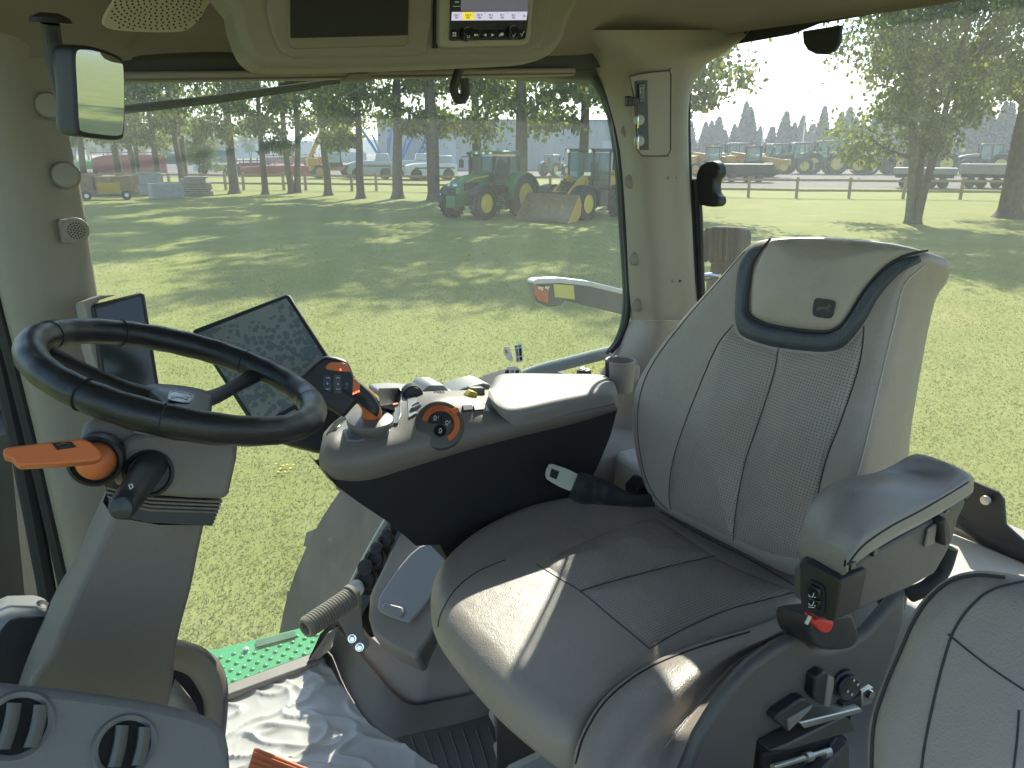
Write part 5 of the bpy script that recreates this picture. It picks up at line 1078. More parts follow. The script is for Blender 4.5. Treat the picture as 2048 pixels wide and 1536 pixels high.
# lower column
m = MB(); rows = []
for L, Cc, Mi, Rr in (((206, 1004), (226, 1034), (320, 1050), (410, 1050)), ((160, 1105), (186, 1118), (290, 1125), (397, 1110)), ((120, 1195), (151, 1192), (270, 1195), (383, 1180)), ((92, 1240), (123, 1256), (250, 1250), (364, 1250)), ((62, 1300), (107, 1302), (230, 1320), (354, 1300)), ((38, 1366), (60, 1366), (200, 1385), (345, 1382)), ((20, 1440), (50, 1440), (190, 1450), (330, 1440))):
    l_, c_, mi_, r_ = P(*L, y=.985), P(*Cc, y=.945), P(*Mi, y=.944), P(*Rr, y=.95)
    rows.append([l_+V((.02, .10, 0)), l_, c_, mi_, r_, r_+V((-.005, .07, 0)), (l_+r_)/2+V((0, .14, 0))])
q = MB()
for a, b in zip(rows, rows[1:]): pass
fine = [cr(c, 4) for c in zip(*rows)]; g_ = [list(x) for x in zip(*fine)]; m.grid(g_, closed=True); m.build('column_cover', COLM, col, smooth=25, bevel=.006, seg=3)
# stalk
s0 = P(296, 945, y=.90); s1 = P(262, 1000, y=.80)
m = MB(); m.lathe(P(297, 947, y=.905), (-.05, -.95, .3), [(-.01, .0275), (.004, .0275), (.006, .024), (.002, .022)], 32); m.build('stalk_socket', BLK, col)
d = (P(243, 1018, y=.795)-P(300, 935, y=.90)); m = MB(); m.lathe(P(300, 935, y=.90), d, [(-.01, .017), (.3*d.length, .0165), (.75*d.length, .0145), (.97*d.length, .0135), (1.02*d.length, .009), (1.03*d.length, .0005)], 28); stl = m.build('stalk', BLK, col)
m = MB(); m.lathe(P(243, 1016, y=.792), (-.15, -.8, .2), [(-.006, .0115), (.006, .0105), (.008, .0005)], 20); m.build('stalk_button', mat('button_black', (.02, .022, .026), .3), stl)
sp_ = Pl(P(268, 985, y=.80)+V((0, -.0, .0)), (-.1, -.85, .5))
m = MB(); pts_ = [(258, 970), (264, 968), (266, 974), (261, 979)]; q_ = Pl(P(262, 974, y=.812), (-.1, -.85, .5)); m.tube([q_.on(*p) for p in pts_], .0006, 4, closed=True); m.build('stalk_symbol', WHT, stl)
# orange lever
m = MB(); m.lathe(P(192, 920, y=.905), (-.2, -.95, .15), [(-.02, .0285), (.008, .0285), (.010, .025), (.005, .022)], 36); m.build('lever_socket', BLK, col)
m = MB(); m.lathe(P(194, 920, y=.90), (-.2, -.95, .15), [(-.005, .020), (.012, .0195), (.022, .015), (.028, .008), (.029, .0005)], 30); lv = m.build('lever_boss', ORG, col)
lpz = Pl(P(100, 905, y=.835), (.05, -.85, .5))
m = MB(); m.slab([(6, 900), (14, 894), (120, 881), (166, 877), (182, 884), (200, 900), (204, 915), (190, 922), (120, 928), (40, 932), (30, 928), (24, 918), (6, 914)], lpz, .022); m.build('lever_handle', ORG, lv, bevel=.005, seg=3)
m = MB(); m.slab([(103, 886), (142, 883), (153, 894), (114, 900)], lpz.off(.0008), .001); lb = m.build('lever_label', BLKM, lv, smooth=0)
m = MB(); m.tube([lpz.off(.0012).on(*p) for p in ((112, 890), (128, 896), (140, 887), (126, 886))], .0004, 4, closed=True); m.build('label_print', MET, lb)

# ------------------------------------------------------------------ front dash module with vents
dm = thing('dash_module', 'grey lower dash module with two round air vents at the column foot', 'dashboard', tuple(P(250, 1500, d=.74)))
vp = Pl(P(250, 1490, d=.74), (.08, -.80, .60))
m = MB(); m.slab([(-120, 1352), (0, 1364), (100, 1374), (200, 1386), (300, 1402), (380, 1420), (430, 1438), (452, 1462), (460, 1500), (464, 1560), (460, 1640), (-120, 1640)], vp, .10); m.build('vent_panel', mat('dash_grey', (.17, .16, .15), .5, bump=.3, bscale=900, var=.04), dm, bevel=.010, seg=3)
for (px, py, r) in ((34, 1452, .031), (250, 1492, .029)):
    c = vp.on(px, py); u = (vp.on(px+10, py)-c).normalized(); w_ = vp.n.cross(u)
    m = MB(); m.lathe(c, vp.n, [(.0002, r*1.03), (.0008, r*1.03), (.0012, r*.99), (.003, r*.985), (.0035, r*.95), (.0016, r*.80), (-.003, r*.76)], 48, caps=False); vt = m.build('vent_ring', mat('vent_grey', (.14, .137, .132), .42), dm)
    m = MB(); m.lathe(c, vp.n, [(.0009, r*.80), (.0011, .0005)], 40, caps=False); m.build('vent_throat', mat('throat', (.008, .008, .008), .9), vt)
    for kx in (-.33, .42):
        m = MB(); rows = []
        for s_ in range(-5, 6):
            y_ = s_/5; hl_ = math.sqrt(max(.02, .76**2-kx**2)); p = c+u*(kx*r*.95+(.05*r*(1-y_*y_)))+w_*y_*hl_*r*.93
            rows.append([p-u*.0034+vp.n*.001, p-u*.0026+vp.n*.0085, p+u*.0016+vp.n*.009, p+u*.0075+vp.n*.0045, p+u*.009+vp.n*.001])
        m.grid(rows); m.build('vent_vane', mat('vane_grey', (.13, .128, .124), .45), vt)
# black recess + light rim left of the column foot
m = MB(); rp_ = Pl(P(50, 1300, y=1.02), (.1, -.9, .3)); m.slab([(-60, 1290), (-20, 1235), (20, 1218), (75, 1216), (110, 1224), (112, 1400), (-60, 1400)], rp_, .12); m.build('dash_cowl', mat('cowl_grey', (.26, .27, .28), .32), dm, bevel=.012, seg=3)
m = MB(); m.slab([(-40, 1330), (0, 1262), (18, 1240), (40, 1232), (92, 1234), (100, 1400), (-40, 1400)], rp_.off(.002), .01); m.build('cowl_recess', BLKM, dm, bevel=.003)
m = MB(); m.pillow(resample(cr([Pl(P(84, 1220, y=1.06), (0, -1, .2)).on(*q) for q in ((70, 1216), (76, 1208), (88, 1208), (100, 1215), (96, 1224), (76, 1224))], 4, True), 24, True), V((0, -1, .2)), .01, .02, .008, .005); m.build('cowl_knob', BLK, dm)
# boot cover right of the column foot
m = MB(); b0_ = Pl(P(410, 1350, y=1.05), (.25, -.85, .45))
rows = []
for O, I in (((345, 1276), (348, 1334)), ((370, 1282), (368, 1340)), ((405, 1294), (385, 1350)), ((436, 1318), (400, 1372)), ((452, 1350), (411, 1395)), ((457, 1390), (414, 1420)), ((455, 1430), (416, 1450)), ((450, 1480), (420, 1480))):
    rows.append([P(*O, y=1.12), P(O[0]*.8+I[0]*.2-2, O[1]*.8+I[1]*.2, y=1.085), P(*I, y=1.10), P(I[0]-6, I[1]+4, y=1.16)])
m.loft(rows, 3, 4); m.build('boot_cover', COLM, dm, smooth=50)
m = MB(); m.slab([(330, 1300), (360, 1320), (400, 1370), (416, 1440), (330, 1460)], Pl(P(380, 1380, y=1.2), (.2, -.9, .4)), .02); m.build('boot_inner', BLKM, dm)
m = MB(); rows = [[P(350, 1358, y=1.15), P(340, 1385, y=1.13), P(322, 1400, y=1.12)], [P(368, 1378, y=1.15), P(356, 1398, y=1.125), P(330, 1418, y=1.12)], [P(390, 1408, y=1.15), P(375, 1420, y=1.13), P(340, 1440, y=1.12)], [P(402, 1440, y=1.15), P(385, 1450, y=1.13), P(350, 1460, y=1.12)]]
m.loft(rows, 3, 3); m.build('boot_liner', TRIMM, dm, smooth=60)

# ------------------------------------------------------------------ pedal, plastic film, mat
m = MB(); pp_ = Pl(P(545, 1525, z=1.75), (-.35, -.6, .72)); pe = thing('brake_pedal', 'ribbed orange pedal on the plastic covered floor', 'pedal', tuple(P(545, 1525, z=1.70)))
m.slab([(508, 1494), (600, 1530), (640, 1545), (620, 1590), (488, 1560)], pp_, .012); m.build('pedal_pad', ORG, pe, bevel=.003)
for k in range(5): a = k/4; m = MB(); m.slab([(508-3*k, 1503+11*k), (606-3*k, 1541+11*k), (604-3*k, 1546+11*k), (506-3*k, 1508+11*k)], pp_.off(.003), .004); m.build('pedal_rib', ORG, pe, bevel=.001)
m = MB(); m.cyl(pp_.on(570, 1560)-pp_.n*.01, V((.1, 1.2, 1.64)), .012); m.build('pedal_arm', BLK, pe)
FILM = mat('plastic_film', (.76, .72, .66), .3, spec=.8); nt = FILM.node_tree; b = nt.nodes['Principled BSDF']; tl = nt.nodes.new('ShaderNodeBsdfTransparent'); ms = nt.nodes.new('ShaderNodeMixShader'); ms.inputs[0].default_value = .68
lk(nt, tl.outputs[0], ms.inputs[1]); lk(nt, b.outputs[0], ms.inputs[2]); lk(nt, ms.outputs[0], nt.nodes['Material Output'].inputs[0])
g_ = coons([(380, 1425), (455, 1398), (560, 1352), (650, 1328)], [(420, 1660), (600, 1640), (760, 1600), (880, 1545)], [(380, 1425), (400, 1540), (420, 1660)], [(650, 1328), (700, 1396), (738, 1450), (800, 1488), (880, 1545)], 90, 90)
m = MB(); rows = []
for j, r in enumerate(g_):
    row = []
    for i, (a, c) in enumerate(r):
        p = P(a, c, z=1.632); nn = noise.noise(V((p.x*4, p.y*5, 0))); f1 = 1-abs(noise.noise(V((p.x*8+nn*2, p.y*5+nn*3, 4)))); f2 = 1-abs(noise.noise(V((p.x*22+nn*3, p.y*14, 9)))); f3 = 1-abs(noise.noise(V((p.x*9+p.y*11, (p.x-p.y)*4+nn, 2))))
        row.append(p+V((0, 0, .007*f1**6+.001*f2**4+.009*f3**10-.001)))
    rows.append(row)
m.grid(rows); tag(m.build('plastic_film', FILM, None, smooth=70, loc=tuple(P(600, 1450, z=1.62))), 'crumpled clear plastic film covering the floor by the sill', 'plastic film')
m = MB()
MATM = mat('floor_mat', (.13, .115, .10), .75, bump=.3, bscale=400, var=.12)
m.prism([P(a, b, z=1.628) for a, b in ((690, 1400), (780, 1478), (1000, 1425), (1150, 1450), (1150, 1800), (500, 1800), (560, 1500))], (0, 0, -.006)); fm_ = tag(m.build('floor_mat', MATM, None, bevel=.002, loc=tuple(P(900, 1500, z=1.622))), 'ribbed dark floor mat in front of the seat', 'floor mat')
m = MB()
for k in range(16):
    x = 770+k*26; m.tube([P(x, 1478-3*k, z=1.629), P(x+16, 1520-2*k, z=1.629), P(x+45, 1620, z=1.629)], .0028, 6)
m.build('mat_ribs', MATM, fm_)
bar_ = MB(); a, c = P(448, 1392, z=1.635), P(646, 1318, z=1.635); d = (c-a); bar_.box((a+c)/2, (d.length, .045, .03), (0, 0, math.atan2(d.y, d.x))); bar_.build('door_sill', TRIMM, cab, bevel=.006)
bar_ = MB(); a, c = P(448, 1378, z=1.62), P(640, 1306, z=1.62); bar_.tube([a, c], .008, 8); bar_.build('sill_seal', RUB, cab)

# ------------------------------------------------------------------ side box beneath the window
sb = thing('side_console', 'beige side box with flip lid, bolted bracket and ribbed foot peg', 'side console', tuple(P(800, 1480, z=1.62)))
# skirt and body
bot = [P(604, 1338, z=1.622), P(655, 1300, z=1.622), P(694, 1380, z=1.622), P(770, 1486, z=1.622), P(840, 1482, z=1.622), P(985, 1432, z=1.622), P(1200, 1360, z=1.622)]
skt = [P(640, 1268, y=1.74), P(668, 1250, y=1.73), P(722, 1312, y=1.60), P(806, 1403, y=1.455), P(880, 1402, y=1.42), P(985, 1376, y=1.36), P(1200, 1300, y=1.36)]
m = MB(); m.loft([bot, [a.lerp(b, .5)+V((.004, .0, 0)) for a, b in zip(bot, skt)], skt], 4, 3); m.build('skirt', TRIMD, sb, smooth=60)
bt = [p+V((.012, .012, -.025)) for p in skt]
tp = [P(655, 1200, y=1.76), P(690, 1190, y=1.72), P(735, 1268, y=1.58), P(835, 1330, y=1.48), P(878, 1262, y=1.45), P(930, 1200, y=1.45), P(1100, 1100, y=1.45)]
m = MB(); m.loft([bt, [a.lerp(b, .5) for a, b in zip(bt, tp)], tp], 4, 3); m.build('box_body', TRIMM, sb, smooth=60)
# raised lid base
lidp = Pl(P(800, 1180, y=1.52), (-.35, -.52, .78))
base_o = [(738, 1206), (743, 1180), (770, 1125), (800, 1066), (830, 1045), (900, 1090), (892, 1150), (880, 1240), (842, 1302), (828, 1316), (745, 1266)]
m = MB(); m.slab(base_o, lidp.off(-.004), .14, sm=2); m.build('lid_base', TRIMM, sb, smooth=30, bevel=.010, seg=3)
m = MB(); m.slab([(756, 1206), (762, 1186), (800, 1130), (838, 1092), (870, 1086), (900, 1096), (880, 1150), (860, 1198), (824, 1240), (814, 1244), (760, 1224)], lidp.off(.010), .012, sm=2); m.build('flip_lid', mat('lid_grey', (.33, .335, .34), .5, bump=.2, bscale=800), sb, smooth=30, bevel=.005, seg=2)
m = MB(); m.slab([(762, 1218), (768, 1204), (806, 1214), (807, 1228), (800, 1234)], lidp.off(.020), .012); m.build('lid_latch', mat('latch_grey', (.29, .3, .31), .5), sb, bevel=.004)
# bracket and peg
bpz = Pl(P(715, 1250, y=1.58), (-.25, -.85, .35))
m = MB(); m.slab([(690, 1215), (712, 1178), (722, 1210), (726, 1262), (738, 1280), (738, 1292), (728, 1304), (716, 1306), (698, 1288), (692, 1270), (676, 1238)], bpz.off(.008), .008); br = m.build('peg_bracket', TRIMD, sb, bevel=.002)
for q in ((704, 1277), (719, 1294)):
    m = MB(); m.lathe(bpz.off(.008).on(*q), bpz.n, [(0, .0105), (.002, .0105)], 20); m.lathe(bpz.off(.009).on(*q), bpz.n, [(0, .0082), (.008, .0082), (.009, .006), (.009, .0005)], 6); m.build('bracket_bolt', CHR, br, smooth=20)
pa, pb = P(612, 1256, y=1.50), P(706, 1192, y=1.555); m = MB(); prof = []; L = (pb-pa).length; n = 17
for k in range(n):
    t0 = L*(.03+.9*k/n); prof += [(t0, .0255), (t0+L*.9/n*.55, .0262), (t0+L*.9/n*.6, .0222), (t0+L*.9/n*.95, .0222)]
prof = [(-.004, .016), (-.003, .022)]+prof+[(L*.93, .022), (L*.935, .030), (L*1.0, .031), (L*1.0, .024)]
m.lathe(pa, pb-pa, prof, 32); pg = m.build('foot_peg', mat('peg_rubber', (.27, .24, .195), .6, var=.1), sb, smooth=35); m = MB(); m.lathe(pa-(pb-pa).normalized()*.005, pb-pa, [(0, .014), (.004, .021)], 24); m.build('peg_cap', BLK, pg)
# corner flap by the sill
m = MB(); m.prism([P(604, 1338, z=1.625), P(654, 1268, y=1.66), P(668, 1262, y=1.67), P(660, 1300, y=1.62), P(628, 1326, z=1.63)], (.012, .01, 0)); m.build('sill_flap', TRIMM, sb, bevel=.003)
m = MB()
# electrical sockets along window edge
for (px, py, r) in ((790, 1050, .016), (770, 1080, .020), (748, 1118, .026), (730, 1160, .028)):
    c = P(px, py, y=1.64); m = MB(); m.lathe(c, (-.5, -.7, .5), [(-.03, r), (.0, r), (.004, r*.85), (.004, r*.55), (-.002, r*.5), (-.002, .0005)], 22); s_ = m.build('cable_socket', BLK, sb)
    m = MB(); m.lathe(c+V((-.028, -.012, -.01)), (-.6, -.5, .6), [(0, r*.8), (.004, r*.8), (.006, r*.6), (.006, .0005)], 18); m.build('socket_cap', BLK if r < .028 else MET, s_)
m = MB(); m.slab([(800, 1010), (812, 1018), (745, 1190), (715, 1190), (720, 1165)], Pl(P(760, 1110, y=1.68), (-.3, -.9, .2)), .02); m.build('socket_rail', BLKM, sb)

# ------------------------------------------------------------------ armrest console
ac = thing('armrest_console', 'long taupe armrest control console with joystick, orange dial and padded box lid', 'control console', tuple(P(900, 1090, y=1.35)))
st = [
 ((650, 866, 1.40), (644, 882, 1.33), (638, 912, 1.295), (640, 936, 1.30), (646, 944, 1.34)),
 ((672, 842, 1.44), (664, 876, 1.30), (657, 925, 1.265), (668, 962, 1.285), (676, 966, 1.34)),
 ((722, 806, 1.46), (705, 878, 1.29), (712, 930, 1.255), (737, 963, 1.28), (742, 966, 1.34)),
 ((800, 786, 1.47), (790, 862, 1.29), (815, 900, 1.25), (839, 930, 1.275), (842, 932, 1.34)),
 ((870, 784, 1.47), (880, 806, 1.31), (925, 872, 1.25), (942, 898, 1.27), (944, 900, 1.34)),
 ((970, 780, 1.47), (985, 812, 1.31), (1030, 846, 1.25), (1046, 871, 1.27), (1048, 873, 1.34)),
 ((1080, 775, 1.47), (1090, 812, 1.33), (1135, 826, 1.25), (1147, 847, 1.27), (1149, 849, 1.34)),
 ((1190, 770, 1.46), (1205, 792, 1.34), (1228, 804, 1.26), (1234, 820, 1.27), (1235, 822, 1.34))]
m = MB(); rows = [[P(a, b, y=c) for a, b, c in r] for r in st]; rows = [[r[0]+V((0, .03, -.05)), r[0]]+[r[0].lerp(r[1], .5)+V((0, 0, .006))]+r[1:] for r in rows]
m.loft(rows, 4, 5, caps=True); shell = m.build('console_shell', TRIMD, ac, smooth=60); sbv = m.bvh(); shp = PY(1.27)
# black lower body
m = MB(); m.slab([(650, 945), (668, 962), (737, 960), (839, 927), (942, 894), (1045, 868), (1147, 843), (1236, 816), (1222, 870), (1200, 925), (1180, 965), (1160, 1040), (1120, 1120), (980, 1200), (900, 1130), (880, 1090), (832, 1092), (805, 1068), (771, 1041), (720, 1007), (672, 972)], PY(1.275), .12, sm=1); m.build('lower_body', mat('body_black', (.013, .013, .014), .7, bump=.2, bscale=800), ac, bevel=.012, seg=3, smooth=30)
# top flat plates
def plate(name, q, lift, mt, par=ac, n=1, th=.002):
    mm = MB(); pts = []
    for a, b in q:
        h, nn = hit(sbv, a, b, shp); pts.append(h)
    c = sum(pts, V((0, 0, 0)))/len(pts); h, nn = hit(sbv, sum(a for a, _ in q)/len(q), sum(b for _, b in q)/len(q), shp)
    pts = [p+nn*lift for p in pts]; mm.prism(pts, -nn*(th+lift)); return mm.build(name, mt, par, bevel=.0012)
PL = mat('plate_grey', (.20, .21, .22), .33)
plate('joystick_plate', [(686, 862), (692, 848), (760, 826), (778, 830), (782, 846), (770, 868), (715, 884), (692, 882)], .003, PL)
plate('gate_plate', [(764, 800), (800, 794), (803, 832), (796, 850), (775, 850)], .004, mat('plate_blue', (.10, .12, .14), .3))
plate('gate_slot', [(770, 806), (788, 806), (782, 830), (772, 828)], .006, BLKG)
plate('gate_marker', [(776, 814), (796, 811), (797, 814), (780, 819)], .0075, ORG)
plate('top_plate', [(814, 800), (826, 796), (972, 808), (980, 824), (916, 828), (830, 830), (816, 838)], .003, PL)
for k in range(2): plate('rocker_switch', [(923+22*k, 814), (942+22*k, 813), (945+22*k, 823), (925+22*k, 825)], .006, mat('switch_dark', (.05, .055, .06), .35))
h, nn = hit(sbv, 833, 815, shp); m = MB(); m.lathe(h+nn*.001, nn, [(0, .0125), (.004, .012), (.005, .011), (.003, .0095), (.003, .0005)], 26); m.build('round_button', PL, ac)
# dial
h, nn = hit(sbv, 880, 850, shp); nn = V((-.18, -.80, .56)).normalized(); dc = h+nn*.004; dpl_ = Pl(dc, nn)
u = (dpl_.on(890, 850)-dc).normalized(); w_ = nn.cross(u)
m = MB(); m.lathe(dc-nn*.012, nn, [(0, .050), (.012, .048), (.014, .044)], 48); dbase = m.build('dial_base', mat('dial_base', (.085, .08, .072), .5), ac)
def arcslab(name, r0, r1, a0, a1, h0, h1, mt, par, n=40):
    mm = MB(); rows = []
    for k in range(n+1):
        a = R(a0+(a1-a0)*k/n); e_ = u*math.cos(a)+w_*math.sin(a); rows.append([dc+e_*r0+nn*h0, dc+e_*r0+nn*h1, dc+e_*r1+nn*h1, dc+e_*r1+nn*h0])
    mm.grid(rows, closed=True); mm.add(rows[0], [(0, 1, 2, 3)]); mm.add(rows[-1], [(3, 2, 1, 0)]); return mm.build(name, mt, par, smooth=30)
ad_ = arcslab('dial_ring', .027, .038, -60, 175, .001, .007, ORG, dbase)
mm = MB()
for k in range(26):
    a = R(80+95*k/25); e_ = u*math.cos(a)+w_*math.sin(a); mm.tube([dc+e_*.029+nn*.0072, dc+e_*.0375+nn*.0072], .0005, 4)
mm.build('ring_ridges', mat('orange_dark', (.33, .07, .02), .5), ad_)
mm = MB(); e_ = (u*math.cos(R(48))+w_*math.sin(R(48))); f_ = nn.cross(e_); mm.prism([dc+e_*.030-f_*.008+nn*.004, dc+e_*.046-f_*.004+nn*.006, dc+e_*.046+f_*.003+nn*.006, dc+e_*.030+f_*.009+nn*.004], nn*.010); mm.build('ring_pointer', ORG, ad_, bevel=.002)
for (a0, a1) in ((92, 182), (10, 84)): arcslab('dial_button', .003, .0245, a0, a1, .001, .005, BLK, dbase)
mm = MB(); mm.lathe(dc-w_*.014, nn, [(0, .0125), (.006, .012), (.007, .0005)], 26); mm.build('dial_button', BLKG, dbase)
def icon(c, s, num):
    mm = MB(); o = c
    mm.tube([o+u*math.cos(t)*s+w_*math.sin(t)*s for t in [2*math.pi*k/10 for k in range(10)]], .0005, 4, closed=True); mm.tube([o-u*s*1.1-w_*s*1.6, o+u*s*.9-w_*s*1.6], .0005, 4); mm.tube([o-u*s*.5+w_*s*1.4, o+u*s*.3+w_*s*1.4], .0005, 4); mm.build('dial_icon', WHT, dbase)
    if num: text(num, 'dial_icon', o+u*s*1.9+w_*s*.6, u, w_, .007, WHT, dbase, 0)
icon(dc-u*.012+w_*.011+nn*.0054, .0030, '1'); icon(dc+u*.012+w_*.004+nn*.0054, .0030, '2'); icon(dc-w_*.014+nn*.0074, .0030, '')
# lid of armrest box
m = MB(); ls = [((984, 768, 1.43), (980, 774, 1.38), (977, 782, 1.31), (977, 792, 1.27), (984, 812, 1.262)), ((996, 751, 1.45), (994, 765, 1.38), (990, 796, 1.285), (1000, 815, 1.25), (1012, 840, 1.25)), ((1030, 747, 1.46), (1040, 760, 1.38), (1030, 800, 1.285), (1034, 822, 1.245), (1044, 851, 1.245)), ((1120, 748, 1.46), (1125, 760, 1.38), (1125, 782, 1.285), (1132, 802, 1.245), (1140, 827, 1.245)), ((1200, 750, 1.455), (1202, 758, 1.38), (1203, 768, 1.30), (1212, 784, 1.25), (1222, 808, 1.25)), ((1226, 763, 1.42), (1229, 768, 1.38), (1232, 776, 1.32), (1235, 788, 1.275), (1236, 802, 1.27))]
rows = [[P(*x[:2], y=x[2])+V((0, .01, -.03)) if i == -1 else P(*x[:2], y=x[2]) for i, x in enumerate(r)] for r in ls]; rows = [[r[0]+V((0, .015, -.04))]+r for r in rows]
m.loft(rows, 5, 5, caps=True); m.build('box_lid', mat('lid_taupe', (.25, .23, .205), .5, bump=.3, bscale=800, var=.03), ac, smooth=60)
# hand throttle humps behind
def hump(px, py, r, y, mt, ribs=True, wd=.03):
    c = P(px, py, y=y); m = MB(); m.lathe(c-V((0, 0, r*.2))+V((-.0, wd, 0)), (-.25, -1, .1), [(0, r*.9), (.004, r), (wd*1.8, r), (wd*2, r*.9)], 36); k = m.build('thumb_wheel', mt, ac)
    if ribs:
        mm = MB(); ax_ = V((-.25, -1, .1)).normalized(); o = c-V((0, 0, r*.2))+V((-.0, wd, 0)); e1 = ax_.orthogonal().normalized(); e2 = ax_.cross(e1)
        for q in range(30): a = 2*math.pi*q/30; e_ = e1*math.cos(a)+e2*math.sin(a); mm.box(o+e_*r+ax_*wd, (.0035, .0035, wd*1.7), Matrix((e_, ax_.cross(e_), ax_)).transposed())
        mm.build('wheel_ribs', BLKM, k)
hump(888, 812, .032, 1.40, PL); hump(828, 786, .020, 1.44, BLK, wd=.02)
m = MB(); m.slab([(760, 786), (800, 782), (846, 785), (862, 770), (890, 770), (905, 788), (930, 776), (968, 766), (985, 770), (985, 800), (850, 800), (764, 800)], PY(1.46), .08); m.build('lever_bank', mat('bank_grey', (.26, .26, .25), .45), ac, bevel=.008, seg=3)
plate('slot_block', [(758, 792), (798, 790), (802, 798), (800, 806), (770, 806), (760, 800)], .016, BLK, th=.02)
m = MB(); m.slab([(934, 792), (944, 782), (956, 786), (956, 794), (936, 800)], PY(1.36), .02); m.build('yellow_knob', mat('yellow_plastic', (.7, .5, .05), .4), ac, bevel=.003)
m = MB(); m.slab([(940, 776), (970, 776), (972, 800), (960, 802), (944, 782)], PY(1.39), .02); m.build('lever_guard', PL, ac, bevel=.003)
# joystick
jc = P(740, 846, y=1.31)
m = MB(); m.lathe(jc-V((0, 0, .035)), (0, -.08, 1), [(0, .036), (.012, .037), (.014, .034), (.020, .037), (.022, .033), (.030, .038), (.033, .044), (.040, .0455), (.045, .043), (.049, .030), (.050, .001)], 40); jb = m.build('joystick_base', mat('stick_base', (.15, .14, .13), .4), ac, smooth=30)
m = MB(); m.tube(cr([P(744, 838, y=1.31), P(742, 815, y=1.305), P(732, 798, y=1.295), P(716, 786, y=1.285)], 6), [.0215, .0205, .020, .0195, .019, .0185, .018, .018, .018, .018, .018, .018, .018, .018, .018, .018, .018, .018, .018], 18); m.build('joystick_neck', ORG, ac)
jp = Pl(P(690, 775, y=1.262), (-.32, -.88, .34))
jo = cr([jp.on(*q) for q in ((598, 762), (606, 748), (642, 716), (662, 712), (690, 720), (700, 732), (708, 752), (726, 768), (744, 786), (757, 806), (759, 822), (752, 834), (744, 806), (730, 795), (718, 802), (702, 818), (690, 832), (682, 832), (664, 822), (630, 800))], 4, True)
m = MB(); m.pillow(resample(jo, 96, True), jp.n, .010, .030, .010, .012, c=jp.on(680, 778)); jg = m.build('joystick_grip', BLK, ac, smooth=60)
j1 = jp.off(.0108)
m = MB(); m.slab([(652, 738), (655, 729), (664, 724), (684, 725), (694, 730), (701, 743), (676, 742)], j1, .003, sm=2); m.build('joystick_button', ORG, jg, bevel=.001)
m = MB(); m.slab([(706, 755), (714, 760), (720, 770), (719, 781), (705, 787)], j1, .003); m.build('joystick_button', ORG, jg, bevel=.001)
for q in (((646, 748), (664, 748), (663, 786), (648, 782), (645, 765)), ((667, 749), (683, 750), (682, 768), (684, 787), (668, 787)), ((688, 760), (700, 764), (698, 778), (690, 782))):
    m = MB(); m.slab(q, j1, .003); m.build('joystick_button', BLKG if q[0][0] != 667 else mat('key_grey', (.06, .065, .07), .35), jg, bevel=.001)
j2 = j1.off(.0004)
ptext('B', 'button_letter', 655, 767, j2, .0055, WHT, jg); ptext('A', 'button_letter', 676, 768, j2, .0055, WHT, jg); ptext('F3', 'button_letter', 694, 769, j2, .0042, mat('dim_print', (.3, .3, .3), .5), jg)
m = MB()
for x in (656, 676):
    for y_, s_ in ((757, -1), (777, 1)): m.tube([j2.on(x-3.4, y_), j2.on(x-2, y_+s_*1.8), j2.on(x+2, y_+s_*1.8), j2.on(x+3.4, y_)], .0005, 4)
m.build('button_symbol', WHT, jg)
m = MB()
for k in range(3): m.slab([(705.5+5*k, 786-2.2*k), (709+5*k, 785-2.2*k), (709+5*k, 788-2.2*k), (705.5+5*k, 789-2.2*k)], j1.off(.001), .001)
m.slab([(680, 737), (682, 738), (681.5, 741), (680, 741)], j1.off(.001), .001)
m.build('indicator_light', emis('red_led', (1, .12, .05), 2.5), jg, smooth=0)
# tip plate with white marks
plate('tip_plate', [(652, 872), (668, 848), (690, 832), (694, 840), (672, 862)], .003, BLKG)
# ------------------------------------------------------------------ operator seat
seat = thing('operator_seat', 'grey leather operator seat with navy trimmed headrest and left armrest', 'seat', (.95, .86, 1.95))
bpl = Pl((1.01, .86, 2.2), (-1, 0, .24))
bo = [(1505, 487), (1530, 478), (1600, 473), (1700, 476), (1790, 487), (1850, 503), (1858, 520), (1832, 560), (1806, 640), (1780, 740), (1750, 860), (1725, 960), (1690, 1060), (1640, 1130), (1585, 1152), (1470, 1098), (1400, 1062), (1330, 1024), (1300, 990), (1280, 930), (1268, 855), (1272, 790), (1292, 740), (1335, 676), (1400, 600), (1470, 524), (1490, 500)]
o3 = resample(cr([bpl.on(*q) for q in bo], 5, True), 120, True)
m = MB(); m.pillow(o3, bpl.n, .022, .100, .030, .045, c=bpl.on(1560, 800), dome=.004)
for v_ in m.v:
    s_ = (v_-bpl.p).dot(bpl.n)
    if s_ < -.03: v_ += bpl.n*(s_+.03)*1.5*max(0, min(1.2, (2.72-v_.z)/.40))
m.build('backrest', LEA, seat, smooth=80); bb = m.bvh()
top_ = [(1541, 482), (1600, 477), (1700, 480), (1790, 491), (1852, 506)]
m = drape(bb, top_, [(1502, 632), (1537, 648), (1597, 659), (1652, 663), (1676, 656)], [(1541, 482), (1512, 523), (1501, 574), (1502, 632)], [(1852, 506), (1805, 518), (1768, 541), (1731, 583), (1694, 639), (1676, 656)], bpl, .007, .014, 40, 34, .08); m.build('headrest_panel', LEAH, seat, smooth=80); hb_ = m.bvh()
outer = [(1518, 486), (1494, 503), (1476, 540), (1470, 625), (1473, 655), (1484, 673), (1527, 690), (1574, 699), (1643, 705), (1680, 699), (1703, 680), (1731, 643), (1758, 595), (1800, 548), (1840, 528), (1856, 522)]
